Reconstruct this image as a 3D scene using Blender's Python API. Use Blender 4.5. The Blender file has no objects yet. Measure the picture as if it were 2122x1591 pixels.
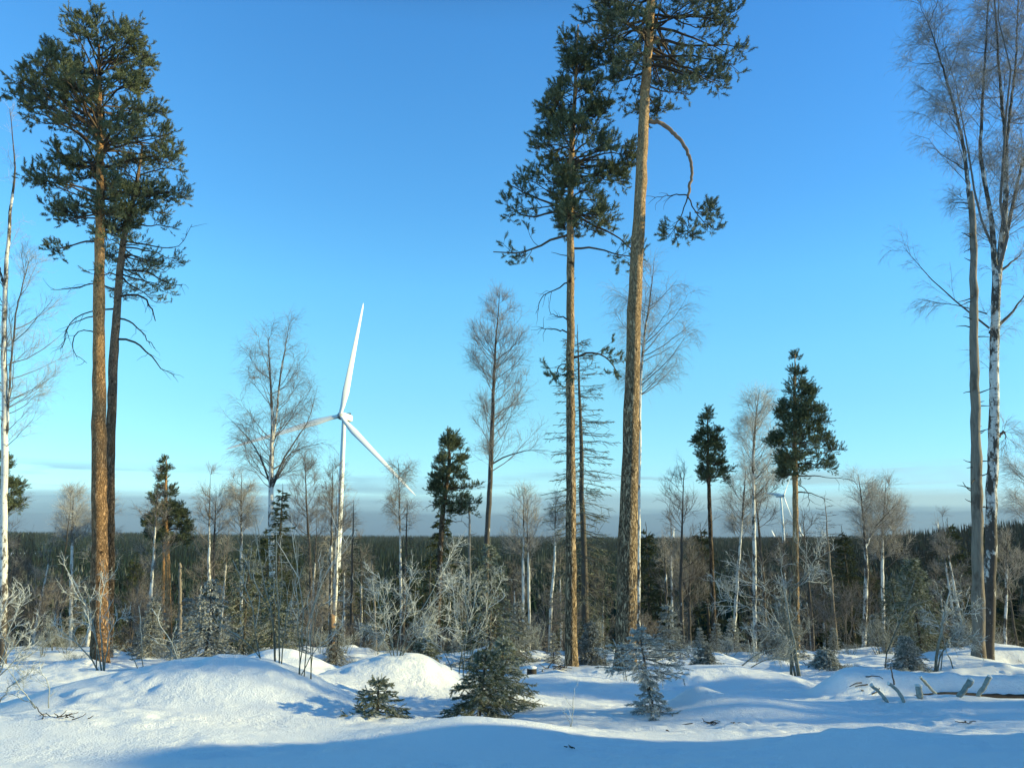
import bpy, math, random
import numpy as np
from mathutils import Vector
R = math.radians
S = bpy.context.scene
COL = S.collection

# ------------------------------------------------------------------ camera, world, sun, exposure
F_PX, CX, CY = 1544.0, 1061.0, 795.5          # focal length and centre in photograph pixels
PITCH = R(11.35)
CAM = np.array([0.0, 0.0, 1.7])
cam = bpy.data.cameras.new('camera'); camo = bpy.data.objects.new('camera', cam); COL.objects.link(camo)
cam.sensor_width = 36.0; cam.lens = 36.0 * F_PX / 2122.0
cam.clip_start = 0.1; cam.clip_end = 30000
camo.location = CAM; camo.rotation_euler = (R(90) + PITCH, 0, 0)
S.camera = camo

SUN_EL, SUN_AZ = R(15.0), R(91.0)              # azimuth clockwise from +Y (view direction)
sunv = Vector((math.sin(SUN_AZ) * math.cos(SUN_EL), math.cos(SUN_AZ) * math.cos(SUN_EL), math.sin(SUN_EL)))
sl = bpy.data.lights.new('sun', 'SUN'); sl.energy = 5.0; sl.angle = R(0.6); sl.color = (1.0, 0.885, 0.44)
so = bpy.data.objects.new('sun', sl); COL.objects.link(so)
so.rotation_euler = sunv.to_track_quat('Z', 'Y').to_euler()
S.view_settings.view_transform = 'Standard'; S.view_settings.look = 'None'
S.view_settings.exposure = 0.62; S.view_settings.gamma = 1.0

class NT:
    """tiny node helper"""
    def __init__(s, tree): s.t = tree; s.n = tree.nodes; s.l = tree.links
    def node(s, typ, **kw):
        n = s.n.new(typ)
        for k, v in kw.items():
            if k.startswith('i_'):
                key = k[2:]
                key = int(key) if key.isdigit() else key.replace('_', ' ')
                s.put(n.inputs[key], v)
            else: setattr(n, k, v)
        return n
    def put(s, sock, v):
        if isinstance(v, bpy.types.NodeSocket): s.l.new(v, sock)
        elif isinstance(v, bpy.types.Node): s.l.new(v.outputs[0], sock)
        else: sock.default_value = v
    def math(s, op, a, b=0.0, clamp=False):
        n = s.n.new('ShaderNodeMath'); n.operation = op; n.use_clamp = clamp
        s.put(n.inputs[0], a); s.put(n.inputs[1], b); return n.outputs[0]
    def mix(s, f, a, b, mode='MIX'):
        n = s.n.new('ShaderNodeMix'); n.data_type = 'RGBA'; n.blend_type = mode
        s.put(n.inputs[0], f); s.put(n.inputs[6], a if not isinstance(a, tuple) else (*a, 1)[:4]); s.put(n.inputs[7], b if not isinstance(b, tuple) else (*b, 1)[:4])
        return n.outputs[2]
    def ramp(s, f, stops, interp='LINEAR'):
        n = s.n.new('ShaderNodeValToRGB'); n.color_ramp.interpolation = interp
        e = n.color_ramp.elements
        while len(e) < len(stops): e.new(0.5)
        for q, (p, c) in zip(e, stops):
            q.position = p
            q.color = (c, c, c, 1) if isinstance(c, (int, float)) else (*c, 1)
        s.put(n.inputs[0], f); return n.outputs[0]
    def noise(s, vec, scale, detail=3.0, rough=0.55, out=0):
        n = s.n.new('ShaderNodeTexNoise'); s.put(n.inputs['Vector'], vec)
        n.inputs['Scale'].default_value = scale; n.inputs['Detail'].default_value = detail; n.inputs['Roughness'].default_value = rough
        return n.outputs[out]
    def mapping(s, vec, scale):
        n = s.n.new('ShaderNodeMapping'); s.put(n.inputs['Vector'], vec); n.inputs['Scale'].default_value = scale
        return n.outputs[0]

w = bpy.data.worlds.new('World'); S.world = w; w.use_nodes = True
t = NT(w.node_tree); t.n.clear()
sky = t.node('ShaderNodeTexSky', sky_type='NISHITA', sun_disc=False, sun_elevation=SUN_EL, sun_rotation=SUN_AZ,
             altitude=300.0, air_density=1.15, dust_density=0.35, ozone_density=2.0)
tc = t.node('ShaderNodeTexCoord')
sep = t.node('ShaderNodeSeparateXYZ', i_0=tc.outputs['Generated'])
z = sep.outputs[2]
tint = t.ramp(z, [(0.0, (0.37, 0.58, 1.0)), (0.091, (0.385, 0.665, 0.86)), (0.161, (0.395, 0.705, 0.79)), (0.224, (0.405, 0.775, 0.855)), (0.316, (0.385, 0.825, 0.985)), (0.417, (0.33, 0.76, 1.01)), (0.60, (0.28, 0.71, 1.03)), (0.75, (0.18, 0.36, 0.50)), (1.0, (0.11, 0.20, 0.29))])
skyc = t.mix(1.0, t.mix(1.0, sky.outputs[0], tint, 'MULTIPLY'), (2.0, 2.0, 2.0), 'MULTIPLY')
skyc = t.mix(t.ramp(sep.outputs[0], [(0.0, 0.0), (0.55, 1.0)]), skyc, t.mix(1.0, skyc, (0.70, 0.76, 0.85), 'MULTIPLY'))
# low bank of cloud near the horizon, with thin streaks above it
mp = t.mapping(tc.outputs['Generated'], (2.2, 2.2, 34.0))
n1 = t.noise(mp, 1.4, 5, 0.55)
mp2 = t.mapping(tc.outputs['Generated'], (3.0, 3.0, 12.0))
n2 = t.noise(mp2, 2.0, 3, 0.5)
zz = t.math('ADD', z, t.math('MULTIPLY', t.math('SUBTRACT', n1, 0.5), 0.03))
bank = t.ramp(zz, [(0.044, 1.0), (0.053, 0.0)])
st = t.math('MULTIPLY', t.ramp(n1, [(0.48, 0.0), (0.55, 1.0)]), t.ramp(z, [(0.045, 0.0), (0.056, 1.0), (0.072, 1.0), (0.085, 0.0)]))
st = t.math('MULTIPLY', st, t.ramp(n2, [(0.36, 0.15), (0.55, 0.85)]))
cl = t.ramp(zz, [(0.0, (0.62, 1.22, 1.85)), (0.024, (0.85, 1.55, 2.15)), (0.034, (1.9, 2.9, 3.4)), (0.07, (1.9, 3.1, 3.8))])
low = t.ramp(zz, [(0.024, 0.15), (0.036, 1.0)])
cl = t.mix(1.0, cl, (0.85, 1.0, 1.06), 'MULTIPLY')
cl = t.mix(t.math('MULTIPLY', low, t.ramp(sep.outputs[0], [(0.05, 0.1), (0.45, 0.75)])), cl, (2.9, 4.3, 4.4))
fac = t.math('MULTIPLY', t.math('MAXIMUM', bank, st), 0.92)
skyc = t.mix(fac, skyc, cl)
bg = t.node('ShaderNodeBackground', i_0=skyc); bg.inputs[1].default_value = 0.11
wo = t.node('ShaderNodeOutputWorld', i_0=bg)
w.cycles.sampling_method = 'MANUAL'; w.cycles.sample_map_resolution = 512

S.cycles.max_bounces = 5; S.cycles.diffuse_bounces = 3; S.cycles.glossy_bounces = 2; S.cycles.transparent_max_bounces = 4

# ------------------------------------------------------------------ helpers
def W(px, py, d):
    """world point at depth y=d on the sight line of a photograph pixel"""
    u = (px - CX) / F_PX; v = (CY - py) / F_PX
    yc = math.cos(PITCH) - v * math.sin(PITCH)
    zc = math.sin(PITCH) + v * math.cos(PITCH)
    k = d / yc
    return np.array([u * k, d, CAM[2] + zc * k])

_L = np.random.default_rng(11).random((512, 512))
def vnoise(x, y, s):
    x = np.asarray(x, float) / s + 100.3; y = np.asarray(y, float) / s + 77.7
    xi = np.floor(x).astype(int); yi = np.floor(y).astype(int)
    fx = x - xi; fy = y - yi; fx = fx * fx * (3 - 2 * fx); fy = fy * fy * (3 - 2 * fy)
    a = _L[xi % 512, yi % 512]; b = _L[(xi + 1) % 512, yi % 512]; c = _L[xi % 512, (yi + 1) % 512]; d = _L[(xi + 1) % 512, (yi + 1) % 512]
    return (a * (1 - fx) + b * fx) * (1 - fy) + (c * (1 - fx) + d * fx) * fy - 0.5

YK = np.array([-60, -6, 0, 6, 9, 12, 18, 26, 29, 34, 45, 60, 90, 140, 220, 320, 500, 1000, 1600, 2300, 3300, 4200, 6000, 12000], float)
ZK = np.array([1, .25, .12, -.02, -.42, -.78, -1.40, -2.22, -2.75, -4.6, -9.0, -14, -23, -34, -45, -51, -56, -58, -54, -42, -28, -28, -60, -140], float)
# mounds: x, y, height, rx, ry
def _m(px, d): return (px - CX) / F_PX * d / (math.cos(PITCH) + 0.37 * math.sin(PITCH))
MOUNDS = [(_m(400, 10.6), 10.6, 0.50, 1.15, 1.15), (_m(560, 10.3), 10.3, 0.28, 0.75, 0.85), (_m(180, 10.0), 10.0, 0.16, 0.9, 0.8),
          (_m(590, 15.5), 15.5, 0.55, 0.9, 0.9),
          (_m(780, 12.6), 12.6, 0.62, 0.85, 0.8), (_m(880, 12.6), 12.6, 0.15, 0.4, 0.5),
          (_m(1000, 7.9), 7.9, 0.17, 0.72, 0.5), (_m(770, 6.6), 6.6, 0.05, 0.35, 0.22),
          (_m(1440, 10.6), 10.6, 0.20, 0.24, 0.20), (_m(1500, 10.2), 10.2, 0.20, 0.75, 0.4),
          (_m(1960, 10.6), 10.6, 0.22, 1.7, 0.35), (_m(1130, 14.2), 14.2, 0.22, 1.1, 0.5), (_m(1000, 13.2), 13.2, 0.10, 0.8, 0.5),
          (_m(1530, 14.5), 14.5, 0.22, 1.4, 0.5), (_m(1350, 18), 18, 0.1, 1.4, 0.5),
          (_m(1480, 20.5), 20.5, 0.35, 0.5, 0.5), (_m(1930, 19), 19, 0.15, 1.5, 0.8), (_m(2080, 21), 21, 0.5, 1.2, 0.6),
          (_m(100, 7.7), 7.7, 0.10, 0.8, 0.5), (_m(350, 8.0), 8.0, 0.06, 0.7, 0.35), (_m(1850, 7.6), 7.6, 0.08, 1.4, 0.4),
          (_m(1800, 12.4), 12.4, 0.14, 0.9, 0.35), (_m(2060, 12.0), 12.0, 0.05, 0.5, 0.3)]
def bump(x, y, mx, my, h, rx, ry): return h * np.exp(-0.5 * (((x - mx) / rx) ** 2 + ((y - my) / ry) ** 2))
def sstep(a, b, v):
    q = np.clip((v - a) / (b - a), 0, 1); return q * q * (3 - 2 * q)
def gz(x, y):
    x = np.asarray(x, float); y = np.asarray(y, float)
    z = np.interp(y, YK, ZK)
    for m in MOUNDS: z = z + bump(x, y, m[0], m[1], m[2], m[3], m[4])
    near = 1 - sstep(34, 60, y)
    z = z + near * (0.22 * vnoise(x, y, 2.3) + 0.15 * vnoise(x * .8, y * 1.6, 1.0) + 0.035 * vnoise(x, y * 1.5, 0.42)) * np.interp(y, [5, 9, 13, 20], [0.35, 0.6, 1.0, 1.6])
    # cut-over ground behind: small hummocks under the snow
    z = z + near * sstep(14, 18, y) * (0.16 * np.maximum(vnoise(x + 31, y, 0.8), 0) + 0.10 * np.maximum(vnoise(x, y + 9, 0.37), 0))
    # unseen bank right of the picture, added to shade the foreground
    z = z + 4.55 * sstep(10.0, 14.0, x) * (1 - sstep(6.2, 9.3, y) ** 1.6) * sstep(-30, -12, y)
    far = sstep(60, 300, y)
    z = z + far * (5 * vnoise(x, y, 130) + 9 * vnoise(x, y, 420)) + sstep(1500, 3000, y) * 26 * vnoise(x, y, 1500)
    # nearer rise at the right
    lx = _m(1716, 12.4)                                     # snow lying thick along the fallen log
    z = z + (0.36 + 0.07 * vnoise(x, x * 0 + 4, 0.9)) * np.exp(-np.abs((y - 12.42 - 0.05 * vnoise(x, x * 0 + 8, 0.7)) / 0.27) ** 3.5) * sstep(lx - 0.45, lx + 0.35, x) * (1 - sstep(9.5, 10.3, x))
    z = z + 3.1 * np.exp(-((x - 13.8) / 1.5) ** 2 - ((y - 12.5) / 0.62) ** 4)  # unseen hump off to the right, added to throw shade on the log
    z = z + bump(x, y, 850, 1180, 41, 200, 330) + bump(x, y, 1250, 1250, 41, 330, 350)
    z = z + bump(x, y, -2500, 3300, 22, 900, 900) + bump(x, y, -1020, 1500, 14, 200, 120)
    return z
def G(px, py, dmin=5.0, dmax=40.0):
    """where the sight line of a photograph pixel meets the snow"""
    ds = np.arange(dmin, dmax, 0.02)
    u = (px - CX) / F_PX; v = (CY - py) / F_PX
    k = ds / (math.cos(PITCH) - v * math.sin(PITCH))
    zs = CAM[2] + (math.sin(PITCH) + v * math.cos(PITCH)) * k
    g = gz(u * k, ds); i = np.argmax(zs <= g) if (zs <= g).any() else len(ds) - 1
    return np.array([u * k[i], ds[i], g[i]])
def B(px, d, py=1390):
    p = W(px, py, d); p[2] = float(gz(p[0], p[1])); return p

def nrm(v): return v / np.maximum(np.linalg.norm(v, axis=-1, keepdims=True), 1e-9)

class Geo:
    def __init__(s): s.V = []; s.Q = []; s.T = []; s.A = []; s.n = 0; s.sm = []
    def add(s, V, Q=None, T=None, A=0.0):
        V = np.asarray(V, float).reshape(-1, 3); s.V.append(V)
        A = np.broadcast_to(np.asarray(A, float).reshape(-1) if np.ndim(A) else float(A), (len(V),)); s.A.append(A)
        if Q is not None and len(Q): s.Q.append(np.asarray(Q).reshape(-1, 4) + s.n)
        if T is not None and len(T): s.T.append(np.asarray(T).reshape(-1, 3) + s.n)
        s.n += len(V); return s
    def tubes(s, P, r, sides=3, A=0.0, cap=False):
        """P (N,n,3) paths, r (N,n) radii"""
        P = np.asarray(P, float)
        if P.ndim == 2: P = P[None]
        N, n, _ = P.shape
        r = np.broadcast_to(np.asarray(r, float), (N, n))
        T = np.empty_like(P); T[:, 1:-1] = P[:, 2:] - P[:, :-2]; T[:, 0] = P[:, 1] - P[:, 0]; T[:, -1] = P[:, -1] - P[:, -2]
        T = nrm(T); D = nrm(P[:, -1] - P[:, 0])
        ref = np.where(np.abs(D[:, 2:3]) > 0.8, np.array([[1.0, 0.13, 0]]), np.array([[0, 0.11, 1.0]]))
        a = nrm(np.cross(T, np.repeat(ref[:, None], n, 1))); b = np.cross(T, a)
        th = np.arange(sides) / sides * 2 * math.pi
        V = P[:, :, None] + r[:, :, None, None] * (a[:, :, None] * np.cos(th)[None, None, :, None] + b[:, :, None] * np.sin(th)[None, None, :, None])
        base = (np.arange(N) * n * sides)[:, None, None]; i = np.arange(n - 1)[None, :, None] * sides; k = np.arange(sides)[None, None, :]; k2 = (k + 1) % sides
        Q = np.stack([base + i + k, base + i + k2, base + i + sides + k2, base + i + sides + k], -1).reshape(-1, 4)
        A = np.asarray(A, float)
        if A.ndim == 0: A = np.full((N, n, sides), float(A))
        elif A.ndim == 1: A = np.broadcast_to(A[:, None, None], (N, n, sides))
        else: A = np.broadcast_to(A[:, :, None], (N, n, sides))
        nv = N * n * sides; V = V.reshape(-1, 3); A = A.reshape(-1); T3 = None
        if cap:
            C = P[:, -1]; V = np.concatenate([V, C]); A = np.concatenate([A, np.full(N, A[-1])])
            e = (np.arange(N) * n * sides + (n - 1) * sides)[:, None]; kk = np.arange(sides)[None]
            T3 = np.stack([e + kk, e + (kk + 1) % sides, np.broadcast_to((nv + np.arange(N))[:, None], (N, sides))], -1).reshape(-1, 3)
        return s.add(V, Q, T3, A)
    def inst(s, tmpl, P, D, L, rng, A=0.0, wid=None):
        """place a template (verts, tris) with local +Z along D, scaled L"""
        tv, tt = tmpl; M = len(P)
        if M == 0: return s
        D = nrm(D); r = rng.normal(size=(M, 3)); a = nrm(np.cross(D, r)); b = np.cross(D, a)
        wid = L if wid is None else wid
        V = P[:, None] + (a[:, None] * tv[None, :, 0:1] + b[:, None] * tv[None, :, 1:2]) * wid[:, None, None] + D[:, None] * tv[None, :, 2:3] * L[:, None, None]
        T = tt[None] + (np.arange(M) * len(tv))[:, None, None]
        A = np.broadcast_to(np.asarray(A, float), (M,))
        return s.add(V.reshape(-1, 3), None, T.reshape(-1, 3), np.repeat(A, len(tv)))
    def build(s, name, mat, parent=None, base=None, smooth=True):
        V = np.concatenate(s.V); base = np.zeros(3) if base is None else np.asarray(base, float)
        V = V - base
        Q = np.concatenate(s.Q) if s.Q else np.zeros((0, 4), int); T = np.concatenate(s.T) if s.T else np.zeros((0, 3), int)
        me = bpy.data.meshes.new(name); me.vertices.add(len(V)); me.vertices.foreach_set('co', V.astype(np.float32).ravel())
        nl = len(Q) * 4 + len(T) * 3; me.loops.add(nl); me.loops.foreach_set('vertex_index', np.concatenate([Q.ravel(), T.ravel()]).astype(np.int32))
        np_ = len(Q) + len(T); me.polygons.add(np_)
        st = np.concatenate([np.arange(len(Q)) * 4, len(Q) * 4 + np.arange(len(T)) * 3]); me.polygons.foreach_set('loop_start', st.astype(np.int32))
        me.polygons.foreach_set('use_smooth', np.full(np_, smooth))
        at = me.attributes.new('val', 'FLOAT', 'POINT'); at.data.foreach_set('value', np.concatenate(s.A).astype(np.float32))
        me.update(calc_edges=True); me.materials.append(mat)
        o = bpy.data.objects.new(name, me); COL.objects.link(o)
        if parent is not None: o.parent = parent
        return o

def tag(o, label, cat, group=None, kind=None):
    if label: o['label'] = label
    if cat: o['category'] = cat
    if group: o['group'] = group
    if kind: o['kind'] = kind
    return o
def thing(name, label, cat, base, group=None):
    o = bpy.data.objects.new(name, None); COL.objects.link(o); o.location = base; o.empty_display_size = 0.2
    return tag(o, label, cat, group)
def copy_tree(src, loc, rz=0.0, sc=1.0, label=None, group=None, tilt=(0, 0)):
    c = src.copy(); COL.objects.link(c); c.location = loc; c.rotation_euler = (tilt[0], tilt[1], rz)
    c.scale = (sc, sc, sc) if np.ndim(sc) == 0 else sc
    if label: c['label'] = label
    if group: c['group'] = group
    for ch in src.children:
        k = ch.copy(); COL.objects.link(k); k.parent = c
    return c

def path(pts, n, rng=None, wob=0.0):
    """resample a polyline of points smoothly to n points"""
    pts = np.asarray(pts, float); s = np.concatenate([[0], np.cumsum(np.linalg.norm(np.diff(pts[:, :3], axis=0), axis=1))])
    q = np.linspace(0, s[-1], n); out = np.stack([np.interp(q, s, pts[:, i]) for i in range(pts.shape[1])], -1)
    for _ in range(2): out[1:-1, :3] = 0.25 * out[:-2, :3] + 0.5 * out[1:-1, :3] + 0.25 * out[2:, :3]
    if rng is not None and wob: out[1:-1, :3] += rng.normal(size=(n - 2, 3)) * wob
    return out
def pxpath(lst, d, n, rng=None, wob=0.0, dy=0.0):
    """list of (px,py,r[,dy]) -> resampled (n,4) world path with radius"""
    P = []
    for q in lst:
        p = W(q[0], q[1], d + (q[3] if len(q) > 3 else 0)); P.append([*p, q[2]])
    return path(P, n, rng, wob)
def bez(A, C, Bp, n):
    t = np.linspace(0, 1, n)[None, :, None]
    return (1 - t) ** 2 * A[:, None] + 2 * t * (1 - t) * C[:, None] + t ** 2 * Bp[:, None]
def jitter(P, rng, amt):
    N, n, _ = P.shape; k = rng.normal(size=(N, n, 3)); k = np.cumsum(k, 1); k -= k[:, :1]
    k -= k[:, -1:] * np.linspace(0, 1, n)[None, :, None]
    L = np.linalg.norm(P[:, -1] - P[:, 0], axis=1)[:, None, None]
    return P + k * amt * L / math.sqrt(n)
def grow(P0, D, L, n, rng, wob=0.12, bend=0.0, bv=(0, 0, 1)):
    N = len(P0); out = np.empty((N, n + 1, 3)); out[:, 0] = P0; d = nrm(D); bv = np.asarray(bv, float)
    for i in range(n):
        d = nrm(d + wob * rng.normal(size=(N, 3)) + bend * bv); out[:, i + 1] = out[:, i] + d * (L / n)[:, None]
    return out
def at(P, idx, t):
    n = P.shape[1] - 1; f = t * n; i = np.minimum(f.astype(int), n - 1); fr = (f - i)[:, None]
    a = P[idx, i]; b = P[idx, i + 1]; return a * (1 - fr) + b * fr, nrm(b - a)
def side(T, ang, rng, flat=0.0):
    r = rng.normal(size=T.shape); r[:, 2] *= (1 - flat); p = nrm(r - (r * T).sum(1, keepdims=True) * T)
    return np.cos(ang)[:, None] * T + np.sin(ang)[:, None] * p
def spawn(P, k, rng, t0=0.2, t1=1.0, a0=30, a1=60, flat=0.0, pw=1.0):
    N = len(P); idx = np.repeat(np.arange(N), k); M = len(idx)
    t = t0 + (t1 - t0) * rng.random(M) ** pw
    p, T = at(P, idx, t); return p, side(T, np.radians(rng.uniform(a0, a1, M)), rng, flat), idx, t
def taper(N, n, r0, r1): 
    return np.broadcast_to(np.asarray(r0, float).reshape(-1, 1), (N, 1)) * (1 - np.linspace(0, 1, n))[None] + np.broadcast_to(np.asarray(r1, float).reshape(-1, 1), (N, 1)) * np.linspace(0, 1, n)[None]

# leaf templates (triangles)
def needle_tuft(k, seed, z0=0.1, ln=0.5, wd=0.05, a0=25, a1=60, tip=True):
    rng = np.random.default_rng(seed); V = []; T = []
    for i in range(k):
        z = z0 + (1 - z0 - 0.1) * (i / k); a = rng.uniform(0, 2 * math.pi) + i * 2.4; e = R(rng.uniform(a0, a1))
        d = np.array([math.cos(a) * math.sin(e), math.sin(a) * math.sin(e), math.cos(e)]); s = nrm(np.cross(d, rng.normal(size=3)))
        p = np.array([0, 0, z]); q = p + d * ln * rng.uniform(0.8, 1.15)
        b = len(V); V += [p - s * wd, p + s * wd, q]; T.append([b, b + 1, b + 2])
    if tip:
        b = len(V); V += [[-0.03, 0, 0], [0.03, 0, 0], [0, 0, 1.0]]; T.append([b, b + 1, b + 2])
    return np.array(V, float), np.array(T)
TUFT = needle_tuft(18, 1, 0.10, 0.50, 0.050, 30, 75)
BRUSH = needle_tuft(26, 2, 0.0, 0.36, 0.045, 35, 75)
BRUSHF = needle_tuft(12, 3, 0.0, 0.30, 0.05, 30, 65)

# ------------------------------------------------------------------ materials
def new_mat(name, rough=0.85, spec=0.25):
    m = bpy.data.materials.new(name); m.use_nodes = True; t = NT(m.node_tree); b = t.n['Principled BSDF']
    b.inputs['Roughness'].default_value = rough; b.inputs['Specular IOR Level'].default_value = spec
    return m, t, b
def attr(t): return t.node('ShaderNodeAttribute', attribute_name='val').outputs['Fac']
def mixmat(name, stops, rough=0.85, nscale=6.0, namp=0.35, tv=0.0):
    """colour picked by the val attribute, broken up by noise"""
    m, t, b = new_mat(name, rough); tc = t.node('ShaderNodeTexCoord')
    v = t.math('ADD', attr(t), t.math('MULTIPLY', t.math('SUBTRACT', t.noise(tc.outputs['Object'], nscale, 3), 0.5), namp), True)
    c = t.ramp(v, stops)
    oi = t.node('ShaderNodeObjectInfo'); hsv = t.node('ShaderNodeHueSaturation', i_Color=c)
    t.put(hsv.inputs['Value'], t.math('ADD', t.math('MULTIPLY', oi.outputs['Random'], 0.3), 0.85))
    t.put(b.inputs['Base Color'], hsv.outputs[0]); return m
M_PINE = mixmat('pine_needles', [(0.0, (0.070, 0.088, 0.045)), (0.45, (0.155, 0.178, 0.098)), (0.75, (0.27, 0.285, 0.19)), (1.0, (0.44, 0.45, 0.37))])
M_PINEFR = mixmat('frosted_pine_needles', [(0.0, (0.070, 0.090, 0.045)), (0.5, (0.17, 0.195, 0.12)), (1.0, (0.42, 0.43, 0.35))])
M_SPRUCE = mixmat('spruce_needles', [(0.0, (0.045, 0.058, 0.025)), (0.45, (0.110, 0.128, 0.062)), (0.75, (0.26, 0.27, 0.19)), (1.0, (0.55, 0.55, 0.49))])
M_RIME = mixmat('rime', [(0.0, (0.055, 0.05, 0.035)), (0.35, (0.15, 0.155, 0.125)), (0.7, (0.33, 0.34, 0.31)), (1.0, (0.66, 0.67, 0.65))], nscale=22, namp=0.75)
M_TWIG = mixmat('birch_twigs', [(0.0, (0.060, 0.047, 0.040)), (0.5, (0.23, 0.205, 0.185)), (1.0, (0.58, 0.57, 0.54))])
M_DEAD = mixmat('dead_wood', [(0.0, (0.035, 0.028, 0.022)), (0.5, (0.10, 0.085, 0.07)), (1.0, (0.34, 0.32, 0.29))])
M_LIMB = mixmat('pine_limbs', [(0.0, (0.030, 0.024, 0.020)), (0.5, (0.085, 0.060, 0.042)), (1.0, (0.26, 0.18, 0.12))])

def bark_pine(name, low, mid, high, ck=0.16):
    m, t, b = new_mat(name, 0.9, 0.15); tc = t.node('ShaderNodeTexCoord'); v = attr(t)
    vec = t.mapping(tc.outputs['Object'], (1, 1, 0.20))
    vd = t.mix(0.35, vec, t.noise(vec, 7, 4, 0.7, 1))
    vo = t.node('ShaderNodeTexVoronoi', feature='DISTANCE_TO_EDGE', i_Vector=vd, i_Scale=19.0)
    fz = t.noise(t.mapping(tc.outputs['Object'], (1, 1, 0.13)), 30, 5, 0.7)
    crack = t.ramp(t.math('ADD', vo.outputs[0], t.math('MULTIPLY', t.math('SUBTRACT', fz, 0.5), 0.35)), [(0.02, 0.0), (0.20, 1.0)])
    n = t.noise(t.mapping(tc.outputs['Object'], (1, 1, 0.45)), 30, 5, 0.75); n2 = t.noise(tc.outputs['Object'], 2.2, 4)
    plate = t.mix(t.ramp(n, [(0.32, 0.0), (0.68, 1.0)]), tuple(0.60 * c for c in low), tuple(1.5 * c for c in low))
    lowc = t.mix(crack, tuple(ck * c for c in low), plate)
    vv = t.math('ADD', v, t.math('MULTIPLY', t.math('SUBTRACT', n2, 0.5), 0.35))
    up = t.mix(t.ramp(n, [(0.38, 0.0), (0.60, 1.0)]), tuple(0.42 * c for c in mid), tuple(1.3 * c for c in mid))
    c = t.mix(t.ramp(vv, [(0.18, 0.0), (0.52, 0.9)]), lowc, up)
    c = t.mix(t.ramp(vv, [(0.6, 0.0), (0.95, 1.0)]), c, high)
    c = t.mix(t.ramp(t.noise(t.mapping(tc.outputs['Object'], (1, 1, 0.7)), 7.0, 2), [(0.66, 0.0), (0.72, 0.85)]), c, (0.03, 0.022, 0.018))
    t.put(b.inputs['Base Color'], c)
    h = t.math('ADD', t.math('MULTIPLY', crack, t.ramp(vv, [(0.2, 1.0), (0.6, 0.25)])), t.math('MULTIPLY', n, 0.6))
    bp = t.node('ShaderNodeBump', i_Height=h); bp.inputs['Strength'].default_value = 1.0; bp.inputs['Distance'].default_value = 0.07
    t.put(b.inputs['Normal'], bp.outputs[0]); return m
M_BARK_OR = bark_pine('orange_pine_bark', (0.43, 0.26, 0.145), (0.60, 0.34, 0.155), (0.46, 0.24, 0.10), 0.40)
M_BARK_GR = bark_pine('grey_pine_bark', (0.47, 0.34, 0.21), (0.56, 0.36, 0.19), (0.58, 0.32, 0.14))
M_BARK_DK = bark_pine('dark_pine_bark', (0.20, 0.145, 0.10), (0.36, 0.25, 0.17), (0.42, 0.27, 0.16))

def birch_mat(name, dark=0.0):
    m, t, b = new_mat(name, 0.75, 0.2); tc = t.node('ShaderNodeTexCoord'); v = attr(t)
    a = t.noise(t.mapping(tc.outputs['Object'], (1.2, 1.2, 4.0)), 4.5, 5, 0.7)
    p = t.noise(t.mapping(tc.outputs['Object'], (1, 1, 0.45)), 5.5, 5, 0.7)
    white = t.mix(t.noise(tc.outputs['Object'], 14, 3), (0.50, 0.47, 0.42), (0.80, 0.78, 0.74))
    lines = t.ramp(a, [(0.62 - dark * 0.05, 0.0), (0.68 - dark * 0.05, 1.0)])
    thr = t.math('SUBTRACT', p, t.math('MULTIPLY', v, 0.32))          # v: 0 clean stem, 1 dark rough bark or branch
    patch = t.ramp(t.math('SUBTRACT', 1.0, t.math('SUBTRACT', thr, dark * 0.07)), [(0.62, 0.0), (0.70, 1.0)])
    darkc = t.mix(t.noise(tc.outputs['Object'], 11, 3), (0.030, 0.026, 0.022), (0.12, 0.10, 0.085))
    c = t.mix(t.math('MAXIMUM', lines, patch), white, darkc)
    t.put(b.inputs['Base Color'], c)
    bp = t.node('ShaderNodeBump', i_Height=t.math('SUBTRACT', a, patch)); bp.inputs['Strength'].default_value = 0.6; bp.inputs['Distance'].default_value = 0.012
    t.put(b.inputs['Normal'], bp.outputs[0]); return m
M_BIRCH = birch_mat('birch_bark', 0.0)
M_BIRCHD = birch_mat('dark_birch_bark', 1.0)

# snag wood: bare, silver grey
m, t, b = new_mat('barkless_snag_wood', 0.8, 0.2); tc = t.node('ShaderNodeTexCoord')
n = t.noise(t.mapping(tc.outputs['Object'], (1, 1, 0.10)), 22, 4, 0.65); n2 = t.noise(t.mapping(tc.outputs['Object'], (1, 1, 0.5)), 3.0, 4, 0.6)
c = t.mix(n, (0.085, 0.070, 0.055), (0.36, 0.30, 0.235)); c = t.mix(t.ramp(n2, [(0.52, 0.0), (0.62, 0.85)]), c, (0.10, 0.075, 0.055))
t.put(b.inputs['Base Color'], c); bp = t.node('ShaderNodeBump', i_Height=n); bp.inputs['Distance'].default_value = 0.02; t.put(b.inputs['Normal'], bp.outputs[0]); M_SNAG = m

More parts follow.
